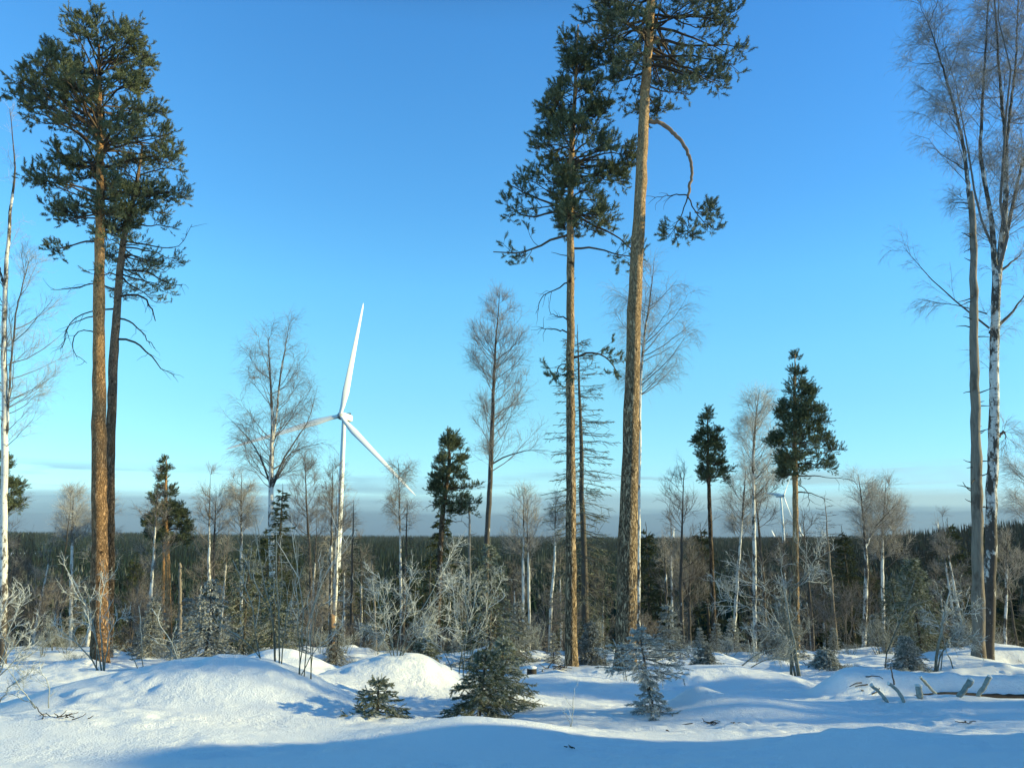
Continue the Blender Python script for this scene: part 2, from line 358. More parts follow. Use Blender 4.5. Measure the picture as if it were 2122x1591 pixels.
# snow
m, t, b = new_mat('snow', 0.62, 0.35); tc = t.node('ShaderNodeTexCoord'); ob = tc.outputs['Object']
n1 = t.noise(ob, 9.0, 5, 0.6); n2 = t.noise(ob, 55.0, 4, 0.65); n3 = t.noise(ob, 0.8, 3)
c = t.mix(n3, (0.83, 0.85, 0.87), (0.90, 0.90, 0.90))
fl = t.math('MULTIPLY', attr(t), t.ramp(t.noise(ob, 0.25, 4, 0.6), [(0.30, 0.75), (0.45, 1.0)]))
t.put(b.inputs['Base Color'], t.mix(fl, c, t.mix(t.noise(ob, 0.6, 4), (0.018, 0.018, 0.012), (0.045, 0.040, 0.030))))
h = t.math('ADD', t.math('MULTIPLY', n1, t.ramp(n3, [(0.4, 0.15), (0.6, 1.0)])), t.math('MULTIPLY', n2, 0.42))
bp = t.node('ShaderNodeBump', i_Height=h); bp.inputs['Strength'].default_value = 0.9; bp.inputs['Distance'].default_value = 0.04
t.put(b.inputs['Normal'], bp.outputs[0]); M_SNOW = m

def plain(name, col, rough=0.6, var=0.1, scale=5):
    m, t, b = new_mat(name, rough, 0.3); tc = t.node('ShaderNodeTexCoord')
    t.put(b.inputs['Base Color'], t.mix(t.noise(tc.outputs['Object'], scale, 4), tuple(c * (1 - var) for c in col), tuple(min(1, c * (1 + var)) for c in col))); return m
M_TURB = plain('turbine_paint', (0.86, 0.86, 0.85), 0.45, 0.04, 0.2)
M_TURBD = plain('turbine_grey', (0.35, 0.38, 0.40), 0.5, 0.05, 0.5)
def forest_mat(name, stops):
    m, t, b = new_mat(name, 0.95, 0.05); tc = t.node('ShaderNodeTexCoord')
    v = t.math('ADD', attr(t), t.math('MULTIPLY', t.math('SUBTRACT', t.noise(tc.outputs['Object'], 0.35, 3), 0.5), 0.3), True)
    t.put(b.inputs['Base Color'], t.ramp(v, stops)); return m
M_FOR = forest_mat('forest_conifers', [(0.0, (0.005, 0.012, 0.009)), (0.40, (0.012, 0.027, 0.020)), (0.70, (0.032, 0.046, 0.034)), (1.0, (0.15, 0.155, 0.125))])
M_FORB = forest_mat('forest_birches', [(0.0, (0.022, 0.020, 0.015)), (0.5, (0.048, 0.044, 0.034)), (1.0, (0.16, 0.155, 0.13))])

# ------------------------------------------------------------------ ground
CLEAR = [(W(45, 1130, 1500)[0], 1500, 75, 90), (W(45, 1205, 420)[0], 420, 14, 45)]
def axis(bounds, step, grow_f, lo, hi):
    a, b_ = bounds; core = list(np.arange(a, b_, step)); x = core[-1]; s = step
    up = []
    while x < hi: s *= grow_f; x += s; up.append(x)
    x = a; s = step; dn = []
    while x > lo: s *= grow_f; x -= s; dn.append(x)
    return np.array(dn[::-1] + core + up)
xs = axis((-9.5, 10.5), 0.045, 1.055, -7000, 7000); ys = axis((5.2, 24.0), 0.045, 1.045, -60, 9000)
X, Y = np.meshgrid(xs, ys, indexing='xy'); Z = gz(X, Y)
fine = (1 - sstep(24, 30, Y)) * (1 - sstep(9, 14, np.abs(X)))
crust = (0.25 + sstep(-0.05, 0.15, vnoise(X, Y, 1.1))) * (1 - 0.25 * (1 - sstep(7.5, 9.5, Y)))
Z += fine * crust * (0.040 * vnoise(X, Y * 1.5, 0.21) + 0.024 * vnoise(X + 5, Y, 0.10))
# pock-marked sunny face of the second mound
pm = np.exp(-(((X - _m(880, 12.2)) / 0.5) ** 2 + ((Y - 12.2) / 0.6) ** 2)); Z += pm * 0.06 * vnoise(X, Y, 0.16)
ny, nx = X.shape; ii = np.arange(nx * ny).reshape(ny, nx)
Q = np.stack([ii[:-1, :-1], ii[:-1, 1:], ii[1:, 1:], ii[1:, :-1]], -1).reshape(-1, 4)
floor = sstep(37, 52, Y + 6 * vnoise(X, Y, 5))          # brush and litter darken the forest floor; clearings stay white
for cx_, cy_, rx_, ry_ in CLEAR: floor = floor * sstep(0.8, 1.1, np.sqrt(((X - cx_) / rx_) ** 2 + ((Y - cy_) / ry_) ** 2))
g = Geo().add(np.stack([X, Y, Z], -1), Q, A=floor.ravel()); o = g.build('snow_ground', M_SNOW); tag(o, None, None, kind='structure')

# ------------------------------------------------------------------ forest in the valley (stuff)
def cone_tree(tiers, pts, seed, trunk=0.0):
    """unit-height ragged conifer: drooping star skirts"""
    rng = np.random.default_rng(seed); V = []; T = []
    for i in range(tiers):
        f = i / tiers; zt = 1 - (1 - f) * (1 - trunk) * 0.0 - 0 ; top = 1 - f * (1 - trunk); r = 0.03 + 0.24 * f ** 0.85; h = (1 - trunk) / tiers * 1.9
        c = len(V); V.append([0, 0, top]); a0 = rng.uniform(0, 6)
        for k in range(pts * 2):
            a = a0 + k * math.pi / pts; rr = r * (rng.uniform(0.8, 1.15) if k % 2 == 0 else rng.uniform(0.4, 0.6))
            V.append([rr * math.cos(a), rr * math.sin(a), top - h * (1.0 if k % 2 == 0 else 0.62) * rng.uniform(0.85, 1.15)])
        for k in range(pts * 2): T.append([c, c + 1 + k, c + 1 + (k + 1) % (pts * 2)])
    return np.array(V, float), np.array(T)
def cloud_tree(k, seed, rx=0.22, ln=0.12, wd=0.006, up=0.8, z0=0.35):
    """unit-height bare broadleaf: slivers fanning up from the stem"""
    rng = np.random.default_rng(seed); V = []; T = []
    for i in range(k):
        zc = z0 + (1 - z0) * rng.random(); rr = rx * math.sqrt(max(0, 1 - ((zc - (z0 + 1) / 2) / ((1 - z0) / 2 * 1.05)) ** 2)) * rng.random() ** 0.5
        a = rng.uniform(0, 2 * math.pi); p = np.array([rr * math.cos(a), rr * math.sin(a), zc]); d = nrm(np.array([math.cos(a) * 0.6, math.sin(a) * 0.6, up]) + 0.4 * rng.normal(size=3))
        s = nrm(np.cross(d, rng.normal(size=3))); b = len(V); V += [p - s * wd, p + s * wd, p + d * ln]; T.append([b, b + 1, b + 2])
    b = len(V); V += [[-0.012, 0, 0], [0.012, 0, 0], [0, 0, 0.9], [0, -0.012, 0], [0, 0.012, 0], [0, 0, 0.9]]; T += [[b, b + 1, b + 2], [b + 3, b + 4, b + 5]]
    return np.array(V, float), np.array(T)
def forest(name, label, n, y0, y1, tm, hr, mat, seed, pw=1.0, vr=(0, 1), dens=None):
    rng = np.random.default_rng(seed); y = y0 + (y1 - y0) * rng.random(n) ** pw
    x = rng.uniform(-0.88, 0.88, n) * y * 1.03
    keep = np.ones(n, bool)
    for cx, cy, rx, ry in CLEAR: keep &= (((x - cx) / rx) ** 2 + ((y - cy) / ry) ** 2) > 1
    if dens is not None: keep &= rng.random(n) < dens(x, y)
    x, y = x[keep], y[keep]; M = len(x); g = Geo(); which = rng.integers(0, len(tm), M)
    h = rng.uniform(*hr, M); v = np.clip(rng.normal((vr[0] + vr[1]) / 2, (vr[1] - vr[0]) / 3, M) + 0.8 * vnoise(x, y, 45), 0, 1)
    for k, tmp in enumerate(tm):
        q = which == k; P = np.stack([x[q], y[q], gz(x[q], y[q]) - 0.3], -1); D = np.tile([0, 0, 1.0], (q.sum(), 1)) + rng.normal(size=(q.sum(), 3)) * 0.03
        g.inst(tmp, P, D, h[q], rng, v[q], wid=h[q] * rng.uniform(0.8, 1.35, q.sum()) * (1.15 if y0 < 300 else 1.5 if y0 < 1000 else 1.8))
    o = g.build(name, mat, smooth=False); tag(o, label, 'forest', kind='stuff')
mixd = lambda x, y: np.clip(0.8 + 1.2 * vnoise(x, y, 70), 0.25, 1)
mixb = lambda x, y: np.clip(0.55 - 1.6 * vnoise(x, y, 70), 0.10, 1)
CT = [cone_tree(9, 7, s) for s in (1, 2, 3)]; CM = [cone_tree(5, 5, s) for s in (4, 5)]; CF = [cone_tree(2, 3, s) for s in (6, 7)]
BT = [cloud_tree(420, s, wd=0.0022) for s in (1, 2, 3)]; BM = [cloud_tree(60, s, wd=0.010) for s in (4, 5)]
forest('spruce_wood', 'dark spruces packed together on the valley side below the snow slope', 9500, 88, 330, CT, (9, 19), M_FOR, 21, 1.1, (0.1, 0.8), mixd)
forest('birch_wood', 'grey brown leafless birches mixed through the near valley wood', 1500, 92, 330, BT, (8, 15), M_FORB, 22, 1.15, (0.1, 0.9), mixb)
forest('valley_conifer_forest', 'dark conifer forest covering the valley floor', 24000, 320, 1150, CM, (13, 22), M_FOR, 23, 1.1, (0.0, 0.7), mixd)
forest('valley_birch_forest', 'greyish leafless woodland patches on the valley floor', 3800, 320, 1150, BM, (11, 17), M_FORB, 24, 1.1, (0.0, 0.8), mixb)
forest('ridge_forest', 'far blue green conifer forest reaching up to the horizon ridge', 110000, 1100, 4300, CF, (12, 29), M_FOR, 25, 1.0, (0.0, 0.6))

# ------------------------------------------------------------------ wind turbines
def turbine(label, hub, tips, R_, tower_base_z, group, fat=1.0, axis_=(-0.22, -0.975, 0.0), name='wind_turbine'):
    hub = np.asarray(hub, float); ax = nrm(np.array(axis_)); Ls = R_
    base = np.array([hub[0] - ax[0] * 4.0 * fat, hub[1] - ax[1] * 4.0 * fat, tower_base_z]); tt = thing(name, label, 'wind turbine', base, group)
    top = np.array([base[0], base[1], hub[2] - 1.8 * fat])
    n = 14; P = base + (top - base) * np.linspace(0, 1, n)[:, None]; rr = np.linspace(2.05, 1.25, n) * fat
    Geo().tubes(P, rr, 24, cap=True).build('tower', M_TURB, tt, base)
    # nacelle: rounded box lofted along the axis
    s = nrm(np.cross(ax, [0, 0, 1.0])); u = np.array([0, 0, 1.0]); V = []; sec = [(-1.2, .75), (-0.6, .95), (1.5, 1.0), (6, 1.0), (9.5, .97), (10.4, .82)]; th = np.arange(16) / 16 * 2 * math.pi
    for dd, k in sec:
        for a in th:
            c_, s_ = math.cos(a), math.sin(a); e = 0.45
            V.append(hub - ax * dd * fat * 1.15 + s * math.copysign(abs(c_) ** e, c_) * 2.1 * k * fat + u * (math.copysign(abs(s_) ** e, s_) * 2.1 * k * fat + 0.2))
    V = np.array(V); Qs = [[i * 16 + k, i * 16 + (k + 1) % 16, (i + 1) * 16 + (k + 1) % 16, (i + 1) * 16 + k] for i in range(5) for k in range(16)]
    g = Geo().add(V, Qs); g.add(np.concatenate([V[:16], [V[:16].mean(0)]]), None, [[(k + 1) % 16, k, 16] for k in range(16)]); g.add(np.concatenate([V[-16:], [V[-16:].mean(0)]]), None, [[k, (k + 1) % 16, 16] for k in range(16)])
    g.build('nacelle', M_TURB, tt, base)
    # cooler on the roof
    Pc = hub - ax * 9.0 * fat + u * 2.6 * fat; g = Geo(); g.tubes(np.array([Pc - s * 1.6 * fat, Pc + s * 1.6 * fat]), 0.65 * fat, 8, cap=True); g.build('roof_cooler', M_TURBD, tt, base)
    q = np.linspace(0, 1, 8); Hp = hub + ax * (0.2 + 3.2 * q)[:, None] * fat; Geo().tubes(Hp, 1.95 * fat * np.sqrt(np.clip(1 - (q * 0.985) ** 2.4, 0.01, 1)), 20, cap=True).build('hub', M_TURBD, tt, base)
    hc = hub + ax * 1.5 * fat
    for tip, pitch in zip(tips, (1.0, 0.25, -0.85)):
        d = np.asarray(tip, float) - hc; L = np.linalg.norm(d); d /= L; c_ = nrm(np.cross(d, ax)); ns = 26; f = np.linspace(0, 1, ns)
        chord = np.interp(f, [0, .03, .10, .20, .35, .6, .85, .96, 1], [2.2, 2.2, 2.9, 4.1, 3.5, 2.5, 1.55, 1.0, .25]) * fat
        thick = np.interp(f, [0, .03, .12, .25, .5, 1], [2.4, 2.35, 1.6, 1.05, .55, .08]) * fat; tw = np.radians(np.interp(f, [0, .1, .4, 1], [-34, -38, -46, -50])) * pitch
        th = np.arange(12) / 12 * 2 * math.pi; V = []
        for i in range(ns):
            cc = c_ * math.cos(tw[i]) + ax * math.sin(tw[i]); nn = np.cross(d, cc); o_ = hc + d * L * f[i] + ax * 2.0 * fat * f[i] ** 2 * 0
            for a in th: V.append(o_ + cc * (math.cos(a) * 0.5 + 0.12 * (1 if f[i] > 0.05 else 0)) * chord[i] + nn * math.sin(a) * 0.5 * thick[i] * (1.0 + 0.25 * math.cos(a)))
        Qs = [[i * 12 + k, i * 12 + (k + 1) % 12, (i + 1) * 12 + (k + 1) % 12, (i + 1) * 12 + k] for i in range(ns - 1) for k in range(12)]
        Geo().add(np.array(V), Qs).build('blade', M_TURB, tt, base)
    return tt
D1 = 480.0; tips = [W(753, 628, D1 + 3), W(467, 931, D1 - 17), W(862, 1027, D1 - 14)]
turbine('large white wind turbine rising between the leafless birch and the middle pine', W(707, 862, D1), tips, 75, float(gz(W(707, 862, D1)[0], D1)), 'wind turbines', 1.12)
D2 = 2300.0
turbine('white turbine with its full tower showing, beside the trunk of the bushy right pine', W(1622, 1027, D2), [W(1640, 983, D2), W(1576, 1021, D2), W(1643, 1076, D2)], 70, -62, 'wind turbines', 2.3, (0.35, -0.93, 0))
for lab, px, hy, blades in [
        ('tiny far turbine just right of the big leaning pine, one blade pointing up', 1395, 1113, [(1397, 1094), (1378, 1118), (1411, 1124)]),
        ('tiny far turbine half sunk behind the ridge just left of the slender dark pine', 1454, 1114, [(1443, 1112), (1465, 1110), (1456, 1127)]),
        ('tiny far turbine just left of the full white tower turbine', 1606, 1114, [(1599, 1098), (1622, 1116), (1598, 1128)]),
        ('tiny far turbine immediately right of the bushy right pine trunk', 1658, 1104, [(1657, 1086), (1642, 1112), (1673, 1115)]),
        ('tiny far turbine over the ridge left of the barkless snag, taller of the close pair', 1943, 1098, [(1944, 1081), (1928, 1108), (1959, 1106)]),
        ('tiny far turbine over the ridge left of the barkless snag, shorter of the close pair', 1964, 1100, [(1968, 1088), (1952, 1104), (1972, 1110)]),
        ('tiny far turbine at the right picture edge beyond the rough barked birch', 2110, 1099, [(2098, 1087), (2121, 1100), (2106, 1114)])]:
    d = 5200.0; turbine(lab, W(px, hy, d), [W(a, b_, d) for a, b_ in blades], 60, -60, 'wind turbines', 3.4)

# ------------------------------------------------------------------ tree builders
def prof_at(prof, py): 
    a = np.array(prof, float); a = a[np.argsort(a[:, 0])]; return np.interp(py, a[:, 0], a[:, 1]), np.interp(py, a[:, 0], a[:, 2])
def crown_targets(prof, d, stems, n, rng, bias=1.0, rmin=0.7, whorl=0):
    """limb tips inside the silhouette seen in the photograph, spread in depth as well"""
    a = np.array(prof, float); a = a[np.argsort(a[:, 0])]; py = np.linspace(a[0, 0], a[-1, 0], 60); xl = np.interp(py, a[:, 0], a[:, 1]); xr = np.interp(py, a[:, 0], a[:, 2])
    w_ = (np.maximum(xr - xl, 1)) ** bias; cp = np.cumsum(w_); cp /= cp[-1]; y_ = np.interp(rng.random(n), cp, py)
    if whorl: stp = (a[-1, 0] - a[0, 0]) / whorl; y_ = np.clip(np.round((y_ - a[0, 0]) / stp) * stp + a[0, 0] + rng.normal(size=n) * stp * .13, a[0, 0], a[-1, 0])
    az = (np.arange(n) * 2.399963 + rng.uniform(-.5, .5, n))
    L = np.interp(y_, py, xl); Rr = np.interp(y_, py, xr)
    tips = np.empty((n, 3)); cen = np.empty((n, 3)); k = 1.0 / F_PX
    P = stems[0]
    for i in range(n):
        st = stems[rng.integers(0, len(stems))]; wl = W(L[i], y_[i], d); wr = W(Rr[i], y_[i], d); zt = wl[2]
        c = np.array([np.interp(zt, st[:, 2], st[:, 0]), np.interp(zt, st[:, 2], st[:, 1])])
        c[0] = min(max(c[0], wl[0]), wr[0]); rr = max(wr[0] - c[0], 0.05); rl = max(c[0] - wl[0], 0.05); av = 0.5 * (rr + rl)
        ca, sa = math.cos(az[i]), math.sin(az[i]); f = rmin + (1 - rmin) * rng.random() ** 0.6
        tips[i] = [c[0] + (ca * rr if ca > 0 else ca * rl) * f, c[1] + sa * av * f, zt]; cen[i] = [c[0], c[1], zt]
    return tips, cen
def stem_pt(st, z_):
    return np.stack([np.interp(z_, st[:, 2], st[:, k]) for k in range(3)], -1)
def build_trunk(g, st, sides, base_h, rng, flare=0.0, rough=0.06, A=None):
    n = len(st); P = st[:, :3]; hh = (P[:, 2] - P[0, 2]); f = hh / max(hh[-1], 1e-6)
    r = st[:, 3] * (1 + flare * np.exp(-hh / 0.25)) * (1 + rough * rng.normal(size=n))
    g.tubes(P, r, sides, A=(f if A is None else A)[None], cap=True)

def pine(label, base, trunk_px, d, prof, seed, nl=60, rise=(0.15, 0.5), mat=None, bark=None, tuft=0.15, k2=8, k3=5, group='tall pines', extra=None, dead=(), stubs=(), frost=(0.1, 0.5), name='pine_tree', sides=14, flare=0.25, bias=1.0, wob=0.03, vmax=1.0, density=3, rmin=0.55, whorl=0):
    rng = np.random.default_rng(seed); mat = mat or M_PINE; bark = bark or M_BARK_OR
    e_ = 0.17 * F_PX / d; y0_ = min(q[0] for q in prof)      # shoots reach beyond the limb tips
    prof = [(q[0] + e_ * (0.5 if q[0] < y0_ + 40 else 0.2), min(q[1] + e_, (q[1] + q[2]) / 2 - 2), max(q[2] - e_, (q[1] + q[2]) / 2 + 2)) for q in prof]
    lst = [(trunk_px[0][0], trunk_px[0][1], trunk_px[0][2])] + list(trunk_px[1:])
    st = pxpath(lst, d, 46, rng, 0.006); 
    b0 = np.array([st[0, 0], d, float(gz(st[0, 0], d))]); 
    st = np.concatenate([[[b0[0], b0[1], min(b0[2], st[0, 2]) - 0.15, st[0, 3] * 1.02]], st[st[:, 2] > b0[2] + 0.02]])
    base = b0; tt = thing(name, label, 'pine tree', base, group)
    g = Geo(); f = (st[:, 2] - st[0, 2]) / (st[-1, 2] - st[0, 2]); build_trunk(g, st, sides, 0, rng, flare, 0.035, A=f * vmax)
    g.build('trunk', bark, tt, base)
    tips, cen = crown_targets(prof, d, [st], nl, rng, bias, rmin, whorl)
    Rr = np.linalg.norm((tips - cen)[:, :2], axis=1); ztop = tips[:, 2].max(); zlow = tips[:, 2].min(); fr = (tips[:, 2] - zlow) / (ztop - zlow + 1e-6)
    ri = rise[0] + (rise[1] - rise[0]) * fr
    z0 = np.minimum(tips[:, 2] - Rr * ri, st[-1, 2] - 0.1); S0 = stem_pt(st, z0)
    C = S0 + (tips - S0) * 0.55 + np.stack([0 * Rr, 0 * Rr, Rr * rng.uniform(-0.10, 0.22, nl)], -1)
    L1 = jitter(bez(S0, C, tips, 9), rng, 0.05)
    gl = Geo(); r0 = 0.010 + 0.014 * Rr; gl.tubes(L1, taper(nl, 9, r0, 0.006), 5, A=rng.uniform(0.1, 0.6, nl))
    if extra:
        ex = np.stack([pxpath(e, d, 9, rng, 0.01)[:, :3] for e in extra]); er = np.array([e[0][2] for e in extra])
        gl.tubes(ex, taper(len(ex), 9, er, er * 0.35), 6, A=rng.uniform(0.3, 0.7, len(ex)))
        L1 = np.concatenate([L1, ex]); Rr = np.concatenate([Rr, np.linalg.norm(ex[:, -1] - ex[:, 0], axis=1)])
    p, D, idx, tt_ = spawn(L1, k2, rng, 0.34, 1.0, 30, 70, 0.72, 0.75); L = (0.16 + 0.34 * Rr[idx] * (1.15 - tt_)) * rng.uniform(0.6, 1.2, len(p))
    L2 = grow(p, D, L, 4, rng, 0.14, 0.07); gl.tubes(L2, taper(len(L2), 5, 0.007 + 0.004 * L, 0.004), 3, A=rng.uniform(0, 0.5, len(L2)))
    # leader tuft on the stem top
    p3, D3, i3, t3 = spawn(L2, k3, rng, 0.15, 1.0, 25, 60, 0.45, 0.8); L3 = grow(p3, D3, rng.uniform(0.12, 0.30, len(p3)), 2, rng, 0.12, 0.22)
    gl.tubes(L3, taper(len(L3), 3, 0.004, 0.003), 3, A=rng.uniform(0, 0.4, len(L3)))
    for e in dead:      # dead, mostly needleless limbs: list of (px,py,r) polylines
        q = pxpath(e, d, 10, rng, 0.015); gl.tubes(q[:, :3], q[:, 3], 5, A=0.2)
        pq, Dq, iq, tq = spawn(q[None, :, :3], 6, rng, 0.35, 1.0, 30, 60); Lq = rng.uniform(0.2, 0.6, len(pq)); K = grow(pq, Dq, Lq, 4, rng, 0.25, -0.08); gl.tubes(K, taper(len(K), 5, 0.008, 0.003), 3, A=0.15)
    for sp in stubs:    # (py, side, length m)
        zz_ = W(0, sp[0], d)[2]; s0 = stem_pt(st, np.array([zz_])); dd = np.array([[sp[1], rng.uniform(-.3, .3), rng.uniform(-0.1, 0.35)]]); K = grow(s0, dd, np.array([sp[2]]), 4, rng, 0.15); gl.tubes(K, taper(1, 5, 0.016, 0.005), 5, A=0.2)
    gl.build('branches', M_LIMB, tt, base)
    gf = Geo(); T = []; DD = []
    for q in ([1.0, 0.55, 0.8][:density]):
        a_, t_ = at(L3, np.arange(len(L3)), np.full(len(L3), q)); T.append(a_); DD.append(t_ + 0.35 * rng.normal(size=t_.shape) + [0, 0, 0.3])
    T = np.concatenate(T); DD = np.concatenate(DD); n = len(T); clump = vnoise(T[:, 0] * 1.0 + T[:, 1], T[:, 2], 0.5) * 0.5
    A_ = np.clip(frost[0] + (frost[1] - frost[0]) * rng.random(n) + clump * 0.5, 0, 1)
    gf.inst(TUFT, T - 0.3 * tuft * nrm(DD), DD, tuft * 0.88 * rng.uniform(0.75, 1.25, n), rng, A_)
    gf.build('foliage', mat, tt, base, smooth=False)
    return tt

def bare_tree(label, stems_px, d, prof, seed, n1=34, k2=7, k3=7, up=0.9, weep=0.0, tw=None, frost=(0.2, 0.7), bark=None, cat='birch tree', name='birch_tree', group='bare birches', darkv=(0.2, 0.9), twl=0.55, limbs=(), sides=9, k4=0, base_d=None, rmin=0.45, bz=None, twig_mat=None, bias=0.8, stemk=0, short=1.0):
    rng = np.random.default_rng(seed); tw = tw or 0.00010 * d; bark = bark or M_BIRCH
    sts = []
    for j, spx in enumerate(stems_px):
        st = pxpath(spx, d, 34, rng, 0.008)
        if j == 0:
            gb = float(gz(st[0, 0], d)); base = np.array([st[0, 0], d, gb])
            if bz != 'free': st = np.concatenate([[[st[0, 0], d, min(gb, st[0, 2]) - 0.2, st[0, 3]]], st[st[:, 2] > gb - 0.1]])
        sts.append(st)
    tt = thing(name, label, cat, base, group)
    g = Geo(); zlo = base[2]; zhi = max(s[-1, 2] for s in sts)
    for st in sts:
        f = (st[:, 2] - zlo) / (zhi - zlo); A = np.interp(f, [0, 0.12, 0.3, 0.7, 1], [darkv[1], (darkv[0] + darkv[1]) / 2, darkv[0], darkv[0] + 0.2, 1.2]); A = np.maximum(A, np.interp(st[:, 3], [0.02, 0.05], [1.1, 0]))
        build_trunk(g, st, sides, 0, rng, 0.15 if st is sts[0] else 0, 0.03, A=A)
    g.build('trunk', bark, tt, base)
    tips, cen = crown_targets(prof, d, sts, n1, rng, bias, rmin); Rr = np.linalg.norm((tips - cen)[:, :2], axis=1)
    zc0 = W(0, max(q[0] for q in prof), d)[2] - 0.3
    S0 = np.empty_like(tips)
    for i in range(n1):
        st = sts[rng.integers(0, len(sts))]
        # nearest stem in x
        st = min(sts, key=lambda s: abs(np.interp(tips[i, 2] - Rr[i] * up, s[:, 2], s[:, 0]) - tips[i, 0]) * rng.uniform(.6, 1.4) + (0 if s[0, 2] < tips[i, 2] - Rr[i] * up * .5 else 5))
        z_ = max(tips[i, 2] - Rr[i] * up * rng.uniform(0.8, 1.3), zc0 - 0.6 * rng.random(), st[0, 2] + 0.1); z_ = min(z_, st[-1, 2] - 0.05); S0[i] = stem_pt(st, np.array([z_]))[0]
    dv = tips - S0; C = S0 + dv * np.array([0.62, 0.62, 0.38]) 
    L1 = jitter(bez(S0, C, tips, 9), rng, 0.035); ll = np.linalg.norm(dv, axis=1)
    gt = Geo(); gt.tubes(L1, taper(n1, 9, 0.004 + 0.0055 * ll + tw, tw * 1.3), 4, A=rng.uniform(0, 0.45, n1))
    P1 = [L1]
    if limbs:
        ex = np.stack([pxpath(e, d, 9, rng, 0.01)[:, :3] for e in limbs]); er = np.array([e[0][2] for e in limbs]); gt.tubes(ex, taper(len(ex), 9, er, tw * 1.4), 5, A=0.15); P1.append(ex)
    L1 = np.concatenate(P1); ll = np.linalg.norm(L1[:, -1] - L1[:, 0], axis=1)
    tops = np.stack([path(s[int(len(s) * 0.62):, :3], 9) for s in sts]); src = np.concatenate([L1, tops, tops]); sl_ = np.concatenate([ll, np.full(2 * len(tops), ll.mean())])
    if stemk:       # short drooping boughs straight off the upper stems
        ss = np.stack([path(s[2:, :3], 12) for s in sts[1:]]); p, D, idx, t_ = spawn(ss, stemk, rng, 0.0, 1.0, 20, 60); LS = grow(p, D, rng.uniform(.5, 1.7, len(p)) * (1.2 - .6 * t_), 8, rng, .09, .02 - .05 * weep)
        gt.tubes(LS, taper(len(LS), 9, .010, tw * 1.3), 4, A=rng.uniform(0.1, .5, len(LS))); src = np.concatenate([src, LS]); sl_ = np.concatenate([sl_, np.full(len(LS), 1.2)])
    p, D, idx, t_ = spawn(src, k2, rng, 0.2, 1.0, 22, 50, 0.1, 0.9); L = (0.25 + 0.38 * sl_[idx] * (1.15 - t_)) * rng.uniform(0.6, 1.2, len(p)); L2 = grow(p, D, L, 5, rng, 0.10, 0.10 - 0.12 * weep)
    gt.tubes(L2, taper(len(L2), 6, tw * 2.0, tw * 1.1), 3, A=rng.uniform(frost[0], frost[1], len(L2)) * 0.7)
    a2 = np.concatenate([L2]); p, D, idx, t_ = spawn(a2, k3, rng, 0.15, 1.0, 20, 55, 0.0, 0.9); L3 = grow(p, D, twl * rng.uniform(0.45, 1.25, len(p)), 5, rng, 0.10, 0.06 - 0.42 * weep)
    gt.tubes(L3, taper(len(L3), 6, tw * 1.05, tw * 0.55), 3, A=rng.uniform(frost[0], frost[1], len(L3)))
    k4 = k4 or 2
    if k4:
        p, D, idx, t_ = spawn(L3, k4, rng, 0.1, 0.9, 20, 50); L4 = grow(p, D, twl * 0.5 * rng.uniform(0.5, 1.2, len(p)), 3, rng, 0.1, -0.35 * weep + 0.05); gt.tubes(L4, taper(len(L4), 4, tw * 0.7, tw * 0.45), 3, A=rng.uniform(frost[0], frost[1], len(L4)))
    gt.build('crown', twig_mat or M_TWIG, tt, base)
    return tt

